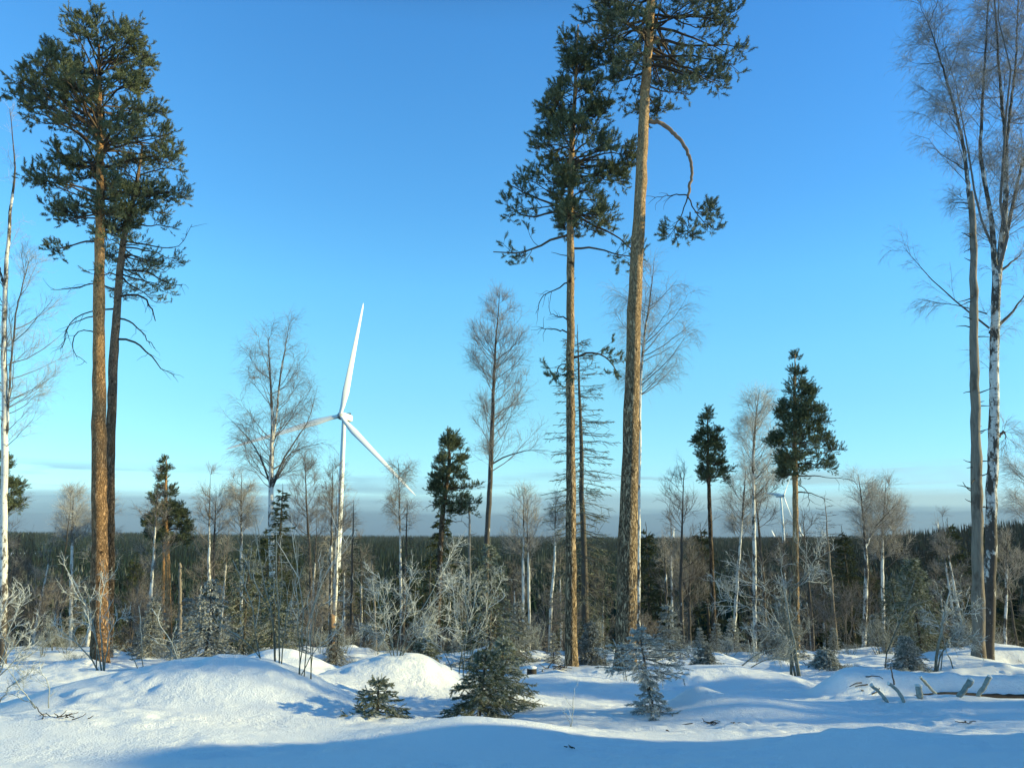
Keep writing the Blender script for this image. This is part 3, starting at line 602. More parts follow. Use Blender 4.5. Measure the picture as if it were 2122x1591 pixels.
def spruce(label, base, H, Rb, seed, lean=(0, 0), nwh=14, per=6, droop=0.25, frost=(0.3, 0.9), k2=9, brush=0.10, mat=None, name='spruce_tree', cat='spruce', group=None, z0=0.02, curve=1.0, needles=True, trunk_r=None, tmat=None, irr=0.2, bw=1.0, tmpl=None, seg=4, prof=None, frost_limbs=None):
    rng = np.random.default_rng(seed); base = np.asarray(base, float); tt = thing(name, label, cat, base, group)
    tr = trunk_r or 0.012 + 0.011 * H; n = 16; f = np.linspace(0, 1, n); st = np.stack([base[0] + lean[0] * f ** 1.3, base[1] + lean[1] * f ** 1.3, base[2] - 0.08 + (H + 0.08) * f, tr * (1 - f) ** 0.8 + 0.004], -1); st[1:-1, :2] += rng.normal(size=(n - 2, 2)) * 0.004 * min(H, 2.5)
    g = Geo(); build_trunk(g, st, 8, 0, rng, 0.1, 0.03, A=np.full(n, 0.35)); g.build('trunk', tmat or M_DEAD, tt, base)
    N = nwh * per; fz = np.repeat(z0 + (0.97 - z0) * (np.arange(nwh) / nwh) ** curve, per) + rng.normal(size=N) * 0.35 / nwh; fz = np.clip(fz, z0 * 0.5, 0.97)
    az = np.tile(np.arange(per) * 2 * math.pi / per, nwh) + np.repeat(rng.uniform(0, 6, nwh), per) + rng.normal(size=N) * 0.3
    pr = np.interp(fz, *(prof if prof else ([0, 0.08, 0.25, 1.0], [0.8, 1.0, 0.88, 0.05]))); Rr = Rb * pr * rng.uniform(1 - irr, 1 + irr, N)
    S0 = stem_pt(st, base[2] + fz * H); hd = np.stack([np.cos(az), np.sin(az), np.zeros(N)], -1)
    dz = -droop * (1 - fz) + 0.55 * np.maximum(fz - 0.55, 0)
    tips = S0 + hd * Rr[:, None]; tips[:, 2] += Rr * dz; C = S0 + hd * (Rr * 0.5)[:, None]; C[:, 2] += Rr * (dz * 0.5 + 0.05) - Rr * 0.06
    tips[:, 2] = np.maximum(tips[:, 2], gz(tips[:, 0], tips[:, 1]) + 0.02)
    L1 = jitter(bez(S0, C, tips, 7), rng, 0.035); gb = Geo(); gb.tubes(L1, taper(N, 7, 0.0025 + 0.007 * Rr, 0.002 + 0.001 * H ** 0.5), 4, A=rng.uniform(*(frost_limbs or (0.2, 0.5)), N))
    p, D, idx, t_ = spawn(L1, k2, rng, 0.15, 0.98, 35, 65, 0.85, 0.9); L = (0.30 * Rr[idx] * (1.25 - t_) + brush * 0.5) * rng.uniform(0.7, 1.2, len(p)); L2 = grow(p, D, L, seg, rng, 0.07, -0.03 - 0.10 * droop)
    gb.tubes(L2, taper(len(L2), seg + 1, 0.0022 + 0.001 * H ** 0.5, 0.0015), 3, A=rng.uniform(*(frost_limbs or (0.2, 0.6)), len(L2)))
    gb.build('branches', M_DEAD, tt, base)
    if needles:
        gn = Geo(); tmpl = tmpl or BRUSH
        top = path(st[int(n * 0.6):, :3], 7)[None]
        for Pp, fb in ((L1, 0.0), (L2, 0.0), (top, 0)):
            M_, n_, _ = Pp.shape; a_ = Pp[:, :-1].reshape(-1, 3); b_ = Pp[:, 1:].reshape(-1, 3); D = b_ - a_; l = np.linalg.norm(D, axis=1); reps = max(1, int(round(np.median(l) / brush)))
            for q in range(reps):
                pp = a_ + D * (q / reps); up_ = rng.random(len(pp)); A_ = frost[0] + (frost[1] - frost[0]) * up_
                gn.inst(tmpl, pp, D + 0.1 * rng.normal(size=D.shape) * l[:, None], np.maximum(l / reps * 1.35, brush * 0.8) , rng, A_, wid=np.full(len(pp), brush * bw) * rng.uniform(0.8, 1.2, len(pp)))
        gn.build('needles', mat or M_SPRUCE, tt, base, smooth=False)
    return tt

def shrub(label, base, H, spread, seed, stems=5, k1=6, k2=6, k3=4, r=0.012, frost=(0.4, 1.0), name='frosted_shrub', cat='shrub', group=None, fixed=None, d=None, up=0.10, fan=0.6, twl=0.16, wobble=0.13, mat=None, tip_r=0.55):
    """rime covered bush; fixed = explicit stems as photograph polylines at depth d"""
    rng = np.random.default_rng(seed); base = np.asarray(base, float); tt = thing(name, label, cat, base, group); g = Geo()
    if fixed:
        St = np.stack([pxpath(e, d, 10, rng, 0.008)[:, :] for e in fixed]); rr = St[:, :, 3] * .8; St = St[:, :, :3]; St[:, 0, 2] = np.minimum(St[:, 0, 2], gz(St[:, 0, 0], St[:, 0, 1]) - 0.05)
    else:
        a = rng.uniform(0, 6.28, stems); sp = spread / H * rng.uniform(0.1, fan, stems); D = np.stack([np.cos(a) * sp, np.sin(a) * sp, np.ones(stems)], -1); L = H * rng.uniform(0.65, 1.0, stems)
        St = grow(np.tile(base - [0, 0, 0.05], (stems, 1)) + rng.normal(size=(stems, 3)) * [0.05, 0.05, 0], D, L, 9, rng, 0.07, 0.03); rr = taper(stems, 10, r, r * 0.5)
    g.tubes(St, rr, 6, A=np.linspace(frost[0] * 0.6, frost[1] * 0.8, St.shape[1])[None].repeat(len(St), 0), cap=True)
    SL = np.linalg.norm(St[:, -1] - St[:, 0], axis=1)
    rm = float(np.mean(rr)) * 0.72
    if k1:
        p, D, idx, t_ = spawn(St, k1, rng, 0.3, 1.0, 25, 60, 0, 0.9); L = (0.12 * SL[idx] + 0.38 * SL[idx] * (1.1 - t_)) * rng.uniform(0.5, 1.15, len(p)); L1 = grow(p, D, L, 6, rng, wobble, up); g.tubes(L1, taper(len(L1), 7, rm * 0.8, rm * tip_r), 4, A=rng.uniform(*frost, len(L1)), cap=True)
        if k2:
            p, D, idx, t_ = spawn(L1, k2, rng, 0.2, 1.0, 30, 65); L = (twl + 0.25 * L[idx]) * rng.uniform(0.5, 1.2, len(p)); L2 = grow(p, D, L, 4, rng, wobble, up * 0.6); g.tubes(L2, taper(len(L2), 5, rm * 0.55, rm * tip_r * 0.6), 4, A=rng.uniform(*frost, len(L2)), cap=True)
            if k3:
                p, D, idx, t_ = spawn(L2, k3 + 2, rng, 0.1, 1.0, 30, 65); L3 = grow(p, D, twl * 0.6 * rng.uniform(0.5, 1.3, len(p)), 3, rng, wobble, 0.04); g.tubes(L3, taper(len(L3), 4, rm * 0.40, rm * tip_r * 0.42), 3, A=rng.uniform(*frost, len(L3)), cap=True)
    g.build('stems', mat or M_RIME, tt, base)
    return tt
#HEROES
# ------------------------------------------------------------------ tall pines
pine('tall straight orange trunked pine at the left with a broad ragged crown', None,
     [(207, 1392, .215), (207, 1150, .195), (205, 900, .18), (205, 650, .15), (208, 400, .105), (207, 250, .085), (205, 92, .03)], 19.75,
     [(66, 150, 318), (84, 120, 330), (120, 70, 326), (160, 58, 328), (200, 25, 335), (235, 8, 362), (268, 14, 372), (300, 72, 384), (340, 90, 350), (380, 52, 345), (420, 60, 300), (450, 100, 290)], 101,
     rmin=.66, whorl=20, nl=112, k2=8, k3=5, tuft=.155, flare=.4, rise=(.05, .55), bark=M_BARK_OR,
     extra=[[(205, 500, .03), (170, 500), (130, 515), (100, 515)], [(206, 470, .03), (170, 485), (120, 500), (104, 520)]] and [[(205, 500, .03), (170, 500, .02), (130, 515, .02), (100, 515, .01)]],
     dead=[[(205, 655, .02), (170, 660, .015), (140, 672, .01), (128, 722, .006)], [(203, 690, .02), (160, 680, .015), (145, 730, .01), (180, 752, .006)]], stubs=[(430, -1, .5), (370, -1, .6), (300, 1, .4), (560, -1, .3)])
pine('dark forked looking pine standing just behind the left orange trunk, with drooping dead limbs', None,
     [(222, 1392, .13), (226, 1150, .135), (228, 950, .13), (235, 750, .12), (246, 590, .10), (258, 480, .085), (280, 400, .06), (296, 300, .03)], 20.6,
     [(285, 262, 340), (320, 250, 380), (360, 235, 404), (400, 232, 400), (440, 225, 392), (480, 205, 388), (520, 190, 378), (560, 180, 372), (600, 165, 372)], 102,
     whorl=12, nl=52, k2=8, k3=3, tuft=.15, rise=(-.35, .35), bark=M_BARK_DK, frost=(.1, .7), vmax=.8,
     dead=[[(248, 615, .035), (290, 608, .03), (315, 635, .022), (322, 665, .012)], [(245, 660, .03), (275, 664, .022), (295, 690, .016), (320, 722, .008)],
           [(246, 703, .035), (280, 706, .028), (312, 730, .02), (333, 768, .012), (362, 778, .006)], [(236, 640, .03), (200, 640, .02), (150, 655, .015), (128, 720, .006)],
           [(258, 560, .03), (310, 560, .025), (345, 590, .015), (378, 590, .008)], [(240, 600, .03), (200, 585, .02), (140, 600, .015), (105, 600, .006)],
           [(262, 500, .03), (320, 510, .02), (370, 520, .01), (398, 465, .006)]], density=2)
pine('slender tall pine in the middle, its dark crown reaching left on long bare limbs', None,
     [(1184, 1394, .145), (1183, 1200, .130), (1183, 1000, .115), (1182, 750, .10), (1182, 550, .095), (1182, 400, .08), (1188, 250, .06), (1198, 52, .02)], 18.0,
     [(62, 1172, 1232), (90, 1148, 1262), (130, 1148, 1270), (170, 1165, 1262), (205, 1120, 1262), (240, 1088, 1266), (270, 1104, 1262), (300, 1098, 1335), (340, 1112, 1330), (380, 1135, 1318), (430, 1150, 1318), (480, 1168, 1300)], 103,
     whorl=21, nl=92, k2=7, k3=4, tuft=.155, flare=.4, rise=(-.1, .5), bark=M_BARK_GR, frost=(.05, .55), vmax=.75,
     extra=[[(1180, 428, .035), (1140, 440, .02), (1095, 455, .02), (1050, 425, .01)], [(1180, 425, .02), (1130, 430, .02), (1080, 430, .01), (1045, 450, .01)], [(1181, 405, .02), (1140, 400, .02), (1110, 378, .01), (1085, 372, .01)], [(1181, 380, .02), (1150, 385, .02), (1120, 360, .01), (1112, 350, .01)], [(1178, 432, .035), (1130, 420, .02), (1090, 400, .02), (1060, 385, .01)], [(1180, 487, .035), (1130, 500, .02), (1090, 528, .02), (1022, 522, .01)],
            [(1188, 440, .035), (1220, 465, .02), (1262, 478, .02), (1315, 520, .01)], [(1188, 515, .03), (1230, 510, .02), (1270, 525, .02), (1318, 535, .01)], [(1186, 760, .02), (1165, 750, .01), (1150, 770, .01), (1158, 790, .01)],
            [(1188, 742, .03), (1225, 728, .02), (1262, 740, .02), (1278, 770, .01)]],
     dead=[[(1180, 585, .022), (1150, 600, .016), (1118, 615, .01), (1110, 650, .006)], [(1180, 662, .022), (1160, 656, .016), (1150, 655, .01), (1140, 648, .006)], [(1180, 687, .022), (1160, 684, .018), (1140, 680, .014), (1122, 678, .008)]],
     stubs=[(530, -1, .55), (560, 1, .12), (585, 1, .2), (610, -1, .12), (620, 1, .12), (705, -1, .22), (720, 1, .15), (850, 1, .1), (900, -1, .1)])
pine('biggest pine, leaning right, its rough golden trunk running out of the top of the picture', None,
     [(1295, 1394, .235), (1300, 1200, .218), (1304, 1000, .195), (1310, 800, .18), (1316, 600, .162), (1327, 400, .14), (1336, 200, .12), (1348, 40, .11), (1354, -120, .09), (1362, -330, .03)], 17.0,
     [(-330, 1320, 1410), (-220, 1230, 1480), (-120, 1190, 1540), (-40, 1150, 1560), (10, 1160, 1562), (50, 1190, 1562), (100, 1205, 1592), (140, 1225, 1575), (175, 1255, 1510), (205, 1275, 1440)], 104,
     whorl=13, nl=112, k2=8, k3=4, tuft=.155, rise=(-.35, .45), bark=M_BARK_GR, mat=M_PINEFR, frost=(0.0, .7), sides=20, vmax=1.0, flare=.42,
     extra=[[(1425, 408, .018), (1436, 430, .012), (1452, 455, .01), (1475, 478, .01)], [(1425, 408, .018), (1415, 440, .012), (1400, 470, .01), (1382, 492, .01)], [(1430, 440, .018), (1428, 455, .012), (1426, 470, .01), (1424, 488, .01)], [(1440, 440, .018), (1450, 440, .012), (1460, 440, .01), (1470, 436, .01)]],
     dead=[[(1425, 405, .018), (1400, 402, .014), (1380, 408, .01), (1356, 410, .006)]])
# the hanging limb of the big pine, a part with a look of its own
big = [o for o in COL.objects if o.name.startswith('pine_tree') and o.get('label', '').startswith('biggest')][0]
rng = np.random.default_rng(5)
q = pxpath([(1343, 252, .058), (1375, 255, .054), (1398, 278, .048), (1420, 300, .044), (1432, 335, .040), (1435, 365, .036), (1428, 385, .038), (1431, 396, .035), (1425, 408, .030)], 17.0, 34, rng, .013)
o = Geo().tubes(q[:, :3], q[:, 3], 8, A=.85, cap=True).build('limb', M_LIMB, big, np.array(big.location)); o['label'] = 'long bare grey limb hanging in a hook from the trunk'

pine('small full crowned pine over the left woods, with a cluster of bare trunks under it', None, [(352, 1330, .12), (346, 1130, .11), (343, 1040, .08), (345, 952, .02)], 38,
     [(952, 340, 350), (985, 328, 358), (1020, 318, 375), (1050, 306, 392), (1080, 294, 408), (1105, 300, 412), (1122, 318, 405)], 105, whorl=9, nl=52, k2=6, k3=6, tuft=0.187, rise=(-.2, .6), frost=(0, .35), group='small pines', density=2)
pine('slim companion pine trunk close left of the small pine over the left woods', None, [(338, 1330, .085), (339, 1130, .08), (338, 1040, .04)], 39.5, [(1050, 318, 350), (1085, 308, 352), (1115, 312, 350)], 106, nl=18, k2=5, k3=6, tuft=0.187, group='small pines', density=2)
pine('pine cut off by the left picture edge behind the white birch stem', None, [(-14, 1350, .13), (-12, 1100, .11), (-8, 925, .03)], 27,
     [(930, -30, 10), (980, -50, 40), (1010, -60, 48), (1035, -60, 66), (1055, -40, 55)], 107, whorl=7, nl=38, k2=6, k3=6, tuft=0.144, group='small pines', density=2)
pine('dark crooked pine with a lopsided crown right of the large turbine', None, [(905, 1350, .13), (912, 1150, .12), (918, 1050, .11), (932, 960, .08), (928, 882, .02)], 33,
     [(880, 920, 938), (905, 908, 950), (935, 903, 982), (965, 898, 980), (990, 888, 975), (1005, 886, 1006), (1030, 896, 1000), (1048, 902, 1000), (1062, 930, 1000)], 108, whorl=10, nl=62, k2=6, k3=6, tuft=0.166, rise=(-.1, .5), frost=(0, .3), group='small pines',
     dead=[[(914, 1050, .025), (900, 1045, .02), (890, 1048, .01), (882, 1050, .006)], [(916, 1070, .03), (935, 1085, .02), (955, 1075, .01), (975, 1100, .006)]], density=2, bark=M_BARK_DK, vmax=.4)
pine('slender dark pine with a narrow wind swept crown, left of the white speckled birch', None, [(1482, 1345, .105), (1474, 1150, .095), (1468, 980, .075), (1466, 848, .015)], 32,
     [(848, 1460, 1473), (880, 1448, 1492), (905, 1445, 1502), (918, 1422, 1498), (945, 1440, 1512), (968, 1450, 1515), (985, 1452, 1520), (1005, 1470, 1518)], 109, whorl=10, nl=46, k2=6, k3=6, tuft=0.151, rise=(-.15, .5), frost=(0, .25), group='small pines', density=2, bark=M_BARK_DK, vmax=.3)
pine('bushy pointed pine standing alone against the sky at the right', None, [(1652, 1400, .12), (1649, 1200, .11), (1648, 1000, .095), (1646, 850, .06), (1648, 735, .015)], 27,
     [(735, 1643, 1652), (770, 1632, 1668), (805, 1630, 1690), (835, 1618, 1690), (850, 1612, 1728), (880, 1610, 1715), (905, 1600, 1720), (916, 1575, 1745), (932, 1595, 1772), (950, 1612, 1745), (985, 1618, 1735)], 110, whorl=13, nl=84, k2=7, k3=6, tuft=0.144, rise=(-.1, .6), frost=(0, .35), group='small pines', bark=M_BARK_GR,
     dead=[[(1650, 985, .03), (1690, 985, .02), (1720, 990, .012), (1760, 992, .006)], [(1650, 1020, .03), (1680, 1020, .02), (1700, 1030, .012), (1722, 1036, .006)], [(1648, 960, .025), (1630, 965, .02), (1618, 985, .01), (1616, 1000, .006)], [(1650, 1000, .02), (1668, 1010, .015), (1680, 1035, .01), (1672, 1050, .006)]], density=2)

# ------------------------------------------------------------------ bare birches
bare_tree('white birch stem with a crooked broken top at the left picture edge', [[(4, 1392, .115), (8, 1150, .10), (10, 900, .085), (8, 700, .075), (10, 580, .065), (20, 480, .05), (20, 408, .04), (38, 375, .03), (30, 335, .022), (20, 225, .008)], [(10, 600, .04), (-6, 540, .03), (-20, 480, .02)], [(14, 900, .035), (22, 760, .03), (34, 640, .022), (60, 540, .01)]], 22,
          [(520, -60, 75), (600, -60, 130), (680, -60, 150), (760, -60, 155), (830, -40, 130), (885, -20, 100)], 201, n1=40, k2=8, k3=6, up=.8, weep=.15, frost=(.4, 1.), twl=.4, group='white birches')
bare_tree('tall leafless birch with drooping twigs in front of the large turbine blade', [[(560, 1345, .13), (564, 1200, .125), (561, 1060, .12), (562, 960, .10), (565, 880, .075), (560, 790, .04), (556, 700, .012)], [(565, 920, .06), (574, 850, .05), (580, 780, .035), (600, 672, .008)]], 33,
          [(668, 592, 608), (685, 545, 612), (700, 500, 618), (730, 497, 636), (780, 492, 655), (830, 486, 660), (860, 466, 650), (900, 470, 668), (945, 480, 660), (975, 530, 600)], 202, n1=46, k2=7, k3=7, up=1.1, weep=.55, frost=(.2, .7), twl=.7,
          limbs=[[(563, 1015, .05), (548, 965, .04), (525, 915, .03), (470, 862, .01)], [(566, 1000, .05), (590, 940, .04), (640, 880, .03), (658, 800, .01)], [(565, 1010, .04), (600, 930, .03), (640, 925, .02), (676, 915, .01)]], group='white birches')
bare_tree('tall dark stemmed leafless tree with a fine oval crown between turbine and middle pine', [[(1003, 1360, .12), (1008, 1150, .11), (1018, 950, .095), (1022, 820, .07), (1028, 700, .035), (1036, 605, .008)]], 30,
          [(602, 1032, 1040), (640, 1000, 1062), (680, 966, 1088), (720, 962, 1095), (760, 985, 1105), (800, 985, 1130), (850, 990, 1122), (880, 968, 1112), (905, 985, 1125), (945, 1012, 1138)], 203, n1=58, k2=7, k3=7, up=1.0, weep=.05, frost=(.15, .75), twl=.55, bark=M_BIRCHD, darkv=(.7, 1.0), cat='leafless tree', name='leafless_tree',
          limbs=[[(1014, 965, .04), (1045, 945, .03), (1090, 932, .02), (1140, 934, .008)]])
bare_tree('weeping birch half hidden behind the biggest pine trunk', [[(1322, 1360, .085), (1324, 1000, .07), (1326, 800, .06), (1336, 690, .04), (1350, 600, .02), (1356, 535, .006)]], 28,
          [(538, 1340, 1368), (575, 1288, 1398), (610, 1270, 1440), (650, 1252, 1445), (700, 1275, 1442), (750, 1292, 1405), (800, 1300, 1350)], 204, n1=34, k2=7, k3=7, up=.9, weep=.6, frost=(.35, .9), twl=.7, group='white birches')
bare_tree('frost pale birch with a black and white speckled stem, left of the bushy right pine', [[(1564, 1345, .085), (1563, 1100, .075), (1560, 950, .06), (1566, 870, .035), (1574, 806, .008)]], 32,
          [(805, 1562, 1585), (835, 1542, 1602), (870, 1535, 1612), (905, 1526, 1622), (945, 1530, 1622), (985, 1532, 1612), (1010, 1545, 1600)], 205, n1=40, k2=7, k3=7, up=1.3, weep=.35, frost=(.6, 1.1), twl=.6, group='white birches', darkv=(.35, .6))
bare_tree('leaning thin birch beside the slender dark pine', [[(1518, 1350, .075), (1528, 1200, .065), (1540, 1050, .04), (1546, 965, .01)]], 34,
          [(960, 1535, 1556), (1000, 1508, 1580), (1050, 1492, 1582), (1095, 1498, 1560)], 206, n1=26, k2=6, k3=7, up=1.1, weep=.3, frost=(.4, 1.), twl=.6, group='white birches')
bare_tree('grey leafless birch with an open forked top right of the dead spruce', [[(1790, 1345, .10), (1796, 1180, .09), (1790, 1080, .05), (1778, 982, .01)], [(1795, 1130, .05), (1815, 1090, .03), (1860, 1040, .01)]], 35,
          [(980, 1765, 1792), (1000, 1758, 1800), (1040, 1760, 1825), (1080, 1772, 1840), (1110, 1775, 1840)], 207, n1=30, k2=6, k3=7, up=1.1, weep=.2, frost=(.3, .9), twl=.6, bark=M_BIRCHD)
bare_tree('round topped leafless birch, rightmost of the pair behind the cut snow slope', [[(1832, 1345, .08), (1828, 1180, .07), (1830, 1080, .04), (1836, 1000, .01)]], 36,
          [(998, 1805, 1845), (1030, 1800, 1862), (1070, 1798, 1880), (1110, 1802, 1890), (1150, 1812, 1880)], 208, n1=36, k2=7, k3=7, up=1.0, weep=.1, frost=(.3, .85), twl=.6)
bare_tree('thin bare aspen between the leafless birch and the turbine tower', [[(648, 1350, .085), (642, 1150, .07), (635, 1040, .04), (632, 936, .008)]], 38,
          [(935, 626, 640), (975, 608, 660), (1020, 594, 678), (1060, 592, 682), (1090, 605, 672)], 209, n1=26, k2=6, k3=6, up=.9, weep=0, frost=(.2, .6), twl=.5, bark=M_BIRCHD, darkv=(.6, 1))
bare_tree('thin dark birch stem immediately left of the turbine tower', [[(683, 1355, .08), (686, 1150, .065), (690, 960, .008)]], 36, [(958, 685, 697), (1000, 668, 718), (1050, 660, 735), (1090, 662, 745)], 210, n1=24, k2=6, k3=6, up=1.0, weep=.1, frost=(.2, .6), twl=.5, darkv=(.5, .9))
bare_tree('bare birch crossing the lower turbine blade tip', [[(832, 1345, .075), (830, 1150, .06), (826, 960, .01)]], 40, [(956, 812, 850), (985, 806, 858), (1030, 802, 868), (1080, 805, 865)], 211, n1=24, k2=6, k3=6, up=.9, weep=.5, frost=(.25, .8), twl=.6, group='white birches')
bare_tree('frosted birch left of the tall drooping birch', [[(500, 1340, .085), (500, 1150, .07), (500, 980, .01)]], 40, [(978, 485, 515), (1005, 470, 524), (1050, 464, 532), (1095, 468, 530)], 212, n1=30, k2=7, k3=7, up=1.1, weep=.4, frost=(.4, .95), twl=.6, group='white birches')
bare_tree('sparse dark sapling tree left of the frosted birch', [[(440, 1340, .08), (443, 1150, .065), (448, 1016, .01)]], 40, [(1020, 440, 458), (1050, 430, 468), (1090, 428, 470)], 213, n1=12, k2=5, k3=4, up=1, frost=(.1, .5), bark=M_BIRCHD, darkv=(.8, 1), cat='leafless tree', name='leafless_tree')
bare_tree('round headed frosted birch between the left dead spruce and the orange pine trunk', [[(146, 1345, .09), (148, 1180, .075), (150, 1090, .05), (152, 1020, .01)]], 40, [(1016, 138, 168), (1035, 126, 185), (1070, 122, 194), (1105, 126, 196)], 214, n1=36, k2=7, k3=7, up=1.2, weep=.2, frost=(.45, 1.), twl=.55, group='white birches')
bare_tree('twin stemmed slim white birch in the gap left of the middle pine', [[(1085, 1352, .07), (1084, 1180, .06), (1086, 1010, .01)], [(1098, 1352, .065), (1096, 1200, .055), (1092, 1080, .02)]], 34, [(1010, 1078, 1096), (1045, 1060, 1112), (1090, 1048, 1128), (1130, 1045, 1130)], 215, n1=26, k2=6, k3=6, up=1.1, weep=.1, frost=(.4, 1.), twl=.5, darkv=(0.1, .3), group='white birches')
bare_tree('thin kinked white birch close left of the middle pine', [[(1138, 1380, .07), (1142, 1250, .065), (1150, 1150, .05), (1152, 1030, .01)]], 32, [(1028, 1146, 1160), (1080, 1138, 1176), (1140, 1132, 1182)], 216, n1=16, k2=6, k3=5, up=1.0, weep=.1, frost=(.4, 1.), twl=.45, darkv=(0.2, .5), group='white birches')
bare_tree('twiggy birch crown cut off by the right picture edge', [[(2138, 1370, .09), (2136, 1100, .075), (2130, 890, .01)]], 27, [(888, 2115, 2145), (940, 2095, 2170), (1000, 2084, 2175), (1040, 2090, 2170), (1065, 2100, 2160)], 217, n1=28, k2=6, k3=6, up=1.1, weep=.4, frost=(.4, .95), twl=.55)
bare_tree('short bare tree between the rough birch and the right picture edge', [[(2082, 1345, .06), (2086, 1200, .05), (2088, 1110, .01)]], 31, [(1110, 2080, 2098), (1150, 2058, 2115), (1200, 2052, 2118), (1240, 2060, 2112)], 218, n1=20, k2=6, k3=5, up=1.0, weep=0, frost=(.3, .8), twl=.4, bark=M_BIRCHD)
bare_tree('bare ash grey tree with an upright fork, standing right of the biggest pine', [[(1430, 1345, .07), (1428, 1250, .06), (1430, 1120, .01)], [(1430, 1250, .04), (1412, 1190, .02), (1405, 1135, .008)]], 33, [(1120, 1418, 1442), (1160, 1395, 1462), (1200, 1390, 1470), (1230, 1400, 1460)], 219, n1=22, k2=6, k3=6, up=1.2, weep=0, frost=(.3, .8), twl=.45, bark=M_BIRCHD, darkv=(.6, .9), cat='leafless tree', name='leafless_tree')
bare_tree('thin grey stem alone just right of the biggest pine', [[(1382, 1345, .05), (1380, 1200, .04), (1376, 1125, .008)]], 31, [(1125, 1370, 1384), (1170, 1362, 1390)], 220, n1=12, k2=4, k3=3, up=1, frost=(.3, .8), twl=.3, bark=M_BIRCHD, darkv=(.4, .8), cat='leafless tree', name='leafless_tree')
bare_tree('tall black and white birch at the right splitting into many upright limbs', [[(2046, 1384, .15), (2052, 1200, .14), (2054, 1050, .135), (2060, 900, .135), (2060, 760, .12), (2063, 650, .115), (2066, 570, .12)],
          [(2064, 585, .09), (2056, 457, .065), (2030, 327, .05), (2040, 147, .03), (2050, -30, .015)], [(2067, 590, .09), (2084, 425, .075), (2085, 294, .055), (2069, 140, .035), (2058, -70, .012)],
          [(2010, 420, .06), (1996, 294, .045), (1970, 196, .035), (1944, 108, .02), (1922, 45, .008)], [(2085, 300, .04), (2105, 130, .028), (2112, -50, .01)], [(2076, 540, .05), (2105, 390, .04), (2145, 250, .02), (2160, 100, .01)]], 20,
          [(-90, 1965, 2190), (-20, 1935, 2210), (40, 1905, 2230), (90, 1890, 2240), (150, 1884, 2240), (200, 1900, 2240), (270, 1925, 2240), (340, 1948, 2230), (420, 1985, 2180), (470, 2010, 2140)], 221, n1=26, k2=7, k3=8, k4=3, stemk=26, up=.55, weep=.55, frost=(.3, .95), twl=.5, bark=M_BIRCHD, darkv=(.26, .75), sides=12, group='white birches', tw=.0028,
          limbs=[[(2052, 690, .06), (2085, 660, .045), (2105, 640, .03), (2135, 590, .01)], [(2050, 680, .03), (1980, 625, .022), (1930, 580, .015), (1872, 512, .006)], [(2045, 650, .02), (1985, 632, .016), (1950, 630, .012), (1915, 622, .006)], [(2075, 560, .04), (2095, 545, .03), (2125, 520, .01)], [(2070, 905, .05), (2078, 892, .04), (2084, 893, .03), (2085, 915, .015)]])

# ------------------------------------------------------------------ dead spruces, snags
def dead_spruce(label, base, top_py, d, Rb, seed, nwh=22, per=5, lean=(0, 0), frost=(.1, .6), droop=.35, k2=7, name='dead_spruce', **k):
    H = W(0, top_py, d)[2] - base[2]
    return spruce(label, base, H, Rb, seed, nwh=nwh, per=per, needles=k.pop('needles', False), droop=droop, frost_limbs=frost, k2=k2, name=name, cat='dead spruce', group='dead spruces', lean=lean, **k)
dead_spruce('tall half dead spruce with thin drooping boughs behind the middle pine', B(1216, 24), 672, 24, 1.15, 301, nwh=36, per=6, k2=10, lean=(-.1, 0), frost=(.1, .5), prof=([0, .2, .5, .8, 1], [.7, 1, .95, .75, .25]), brush=.12, needles=True, bw=.55, tmpl=BRUSHF)
dead_spruce('spiky dead spruce pole at the far left behind the white birch', B(103, 36), 1048, 36, .95, 302, nwh=20, lean=(.1, 0))
dead_spruce('spiky dead spruce pole between the bushy right pine and the grey birches', B(1738, 33), 1025, 33, .85, 303, nwh=22, frost=(.0, .5), tmat=M_SNAG, prof=([0, .45, .5, .8, 1], [.25, .4, 1, .8, .2]))
def snag(label, px, d, r0, r1, seed, mat, stubs=14, sl=.25, name='dead_snag', cat='snag'):
    rng = np.random.default_rng(seed); st = pxpath([(a, b_, r0 + (r1 - r0) * i / (len(px) - 1)) for i, (a, b_) in enumerate(px)], d, 40, rng, .008)
    gb = float(gz(st[0, 0], d)); base = np.array([st[0, 0], d, gb]); st = np.concatenate([[[st[0, 0], d, min(gb, st[0, 2]) - .2, r0]], st[st[:, 2] > gb]]); st[-1, 3] *= .35; tt = thing(name, label, cat, base, 'snags')
    g = Geo(); build_trunk(g, st, 14, 0, rng, .25, .05); g.build('trunk', mat, tt, base)
    t_ = np.sort(rng.uniform(.25, .98, stubs)); z_ = base[2] + t_ * (st[-1, 2] - base[2]); S0 = stem_pt(st, z_); sd = np.where(rng.random(stubs) < .5, -1, 1)
    D = np.stack([sd, rng.uniform(-.6, .6, stubs), rng.uniform(-.1, .45, stubs)], -1); K = grow(S0, D, r1 + sl * rng.uniform(.3, 1.2, stubs), 4, rng, .15); tp = taper(stubs, 5, .022, .006)
    for k in range(stubs): Geo().tubes(K[k], tp[k], 5, A=rng.uniform(0, .5), cap=True).build('branch_stub', M_DEAD, tt, base)
    return tt
snag('barkless grey snag with short broken stubs, close left of the rough birch', [(2028, 1384), (2026, 1150), (2022, 900), (2018, 700), (2018, 550), (2014, 396)], 19, .150, .075, 311, M_SNAG, 34, .34)
snag('slim bleached snag right of the small full crowned pine', [(374, 1345), (373, 1250), (373, 1165)], 26, .06, .045, 312, M_SNAG, 10, .2)
snag('dark narrow snag beside the crooked lopsided pine', [(974, 1345), (973, 1200), (973, 1042)], 33, .08, .04, 313, M_DEAD, 12, .3)
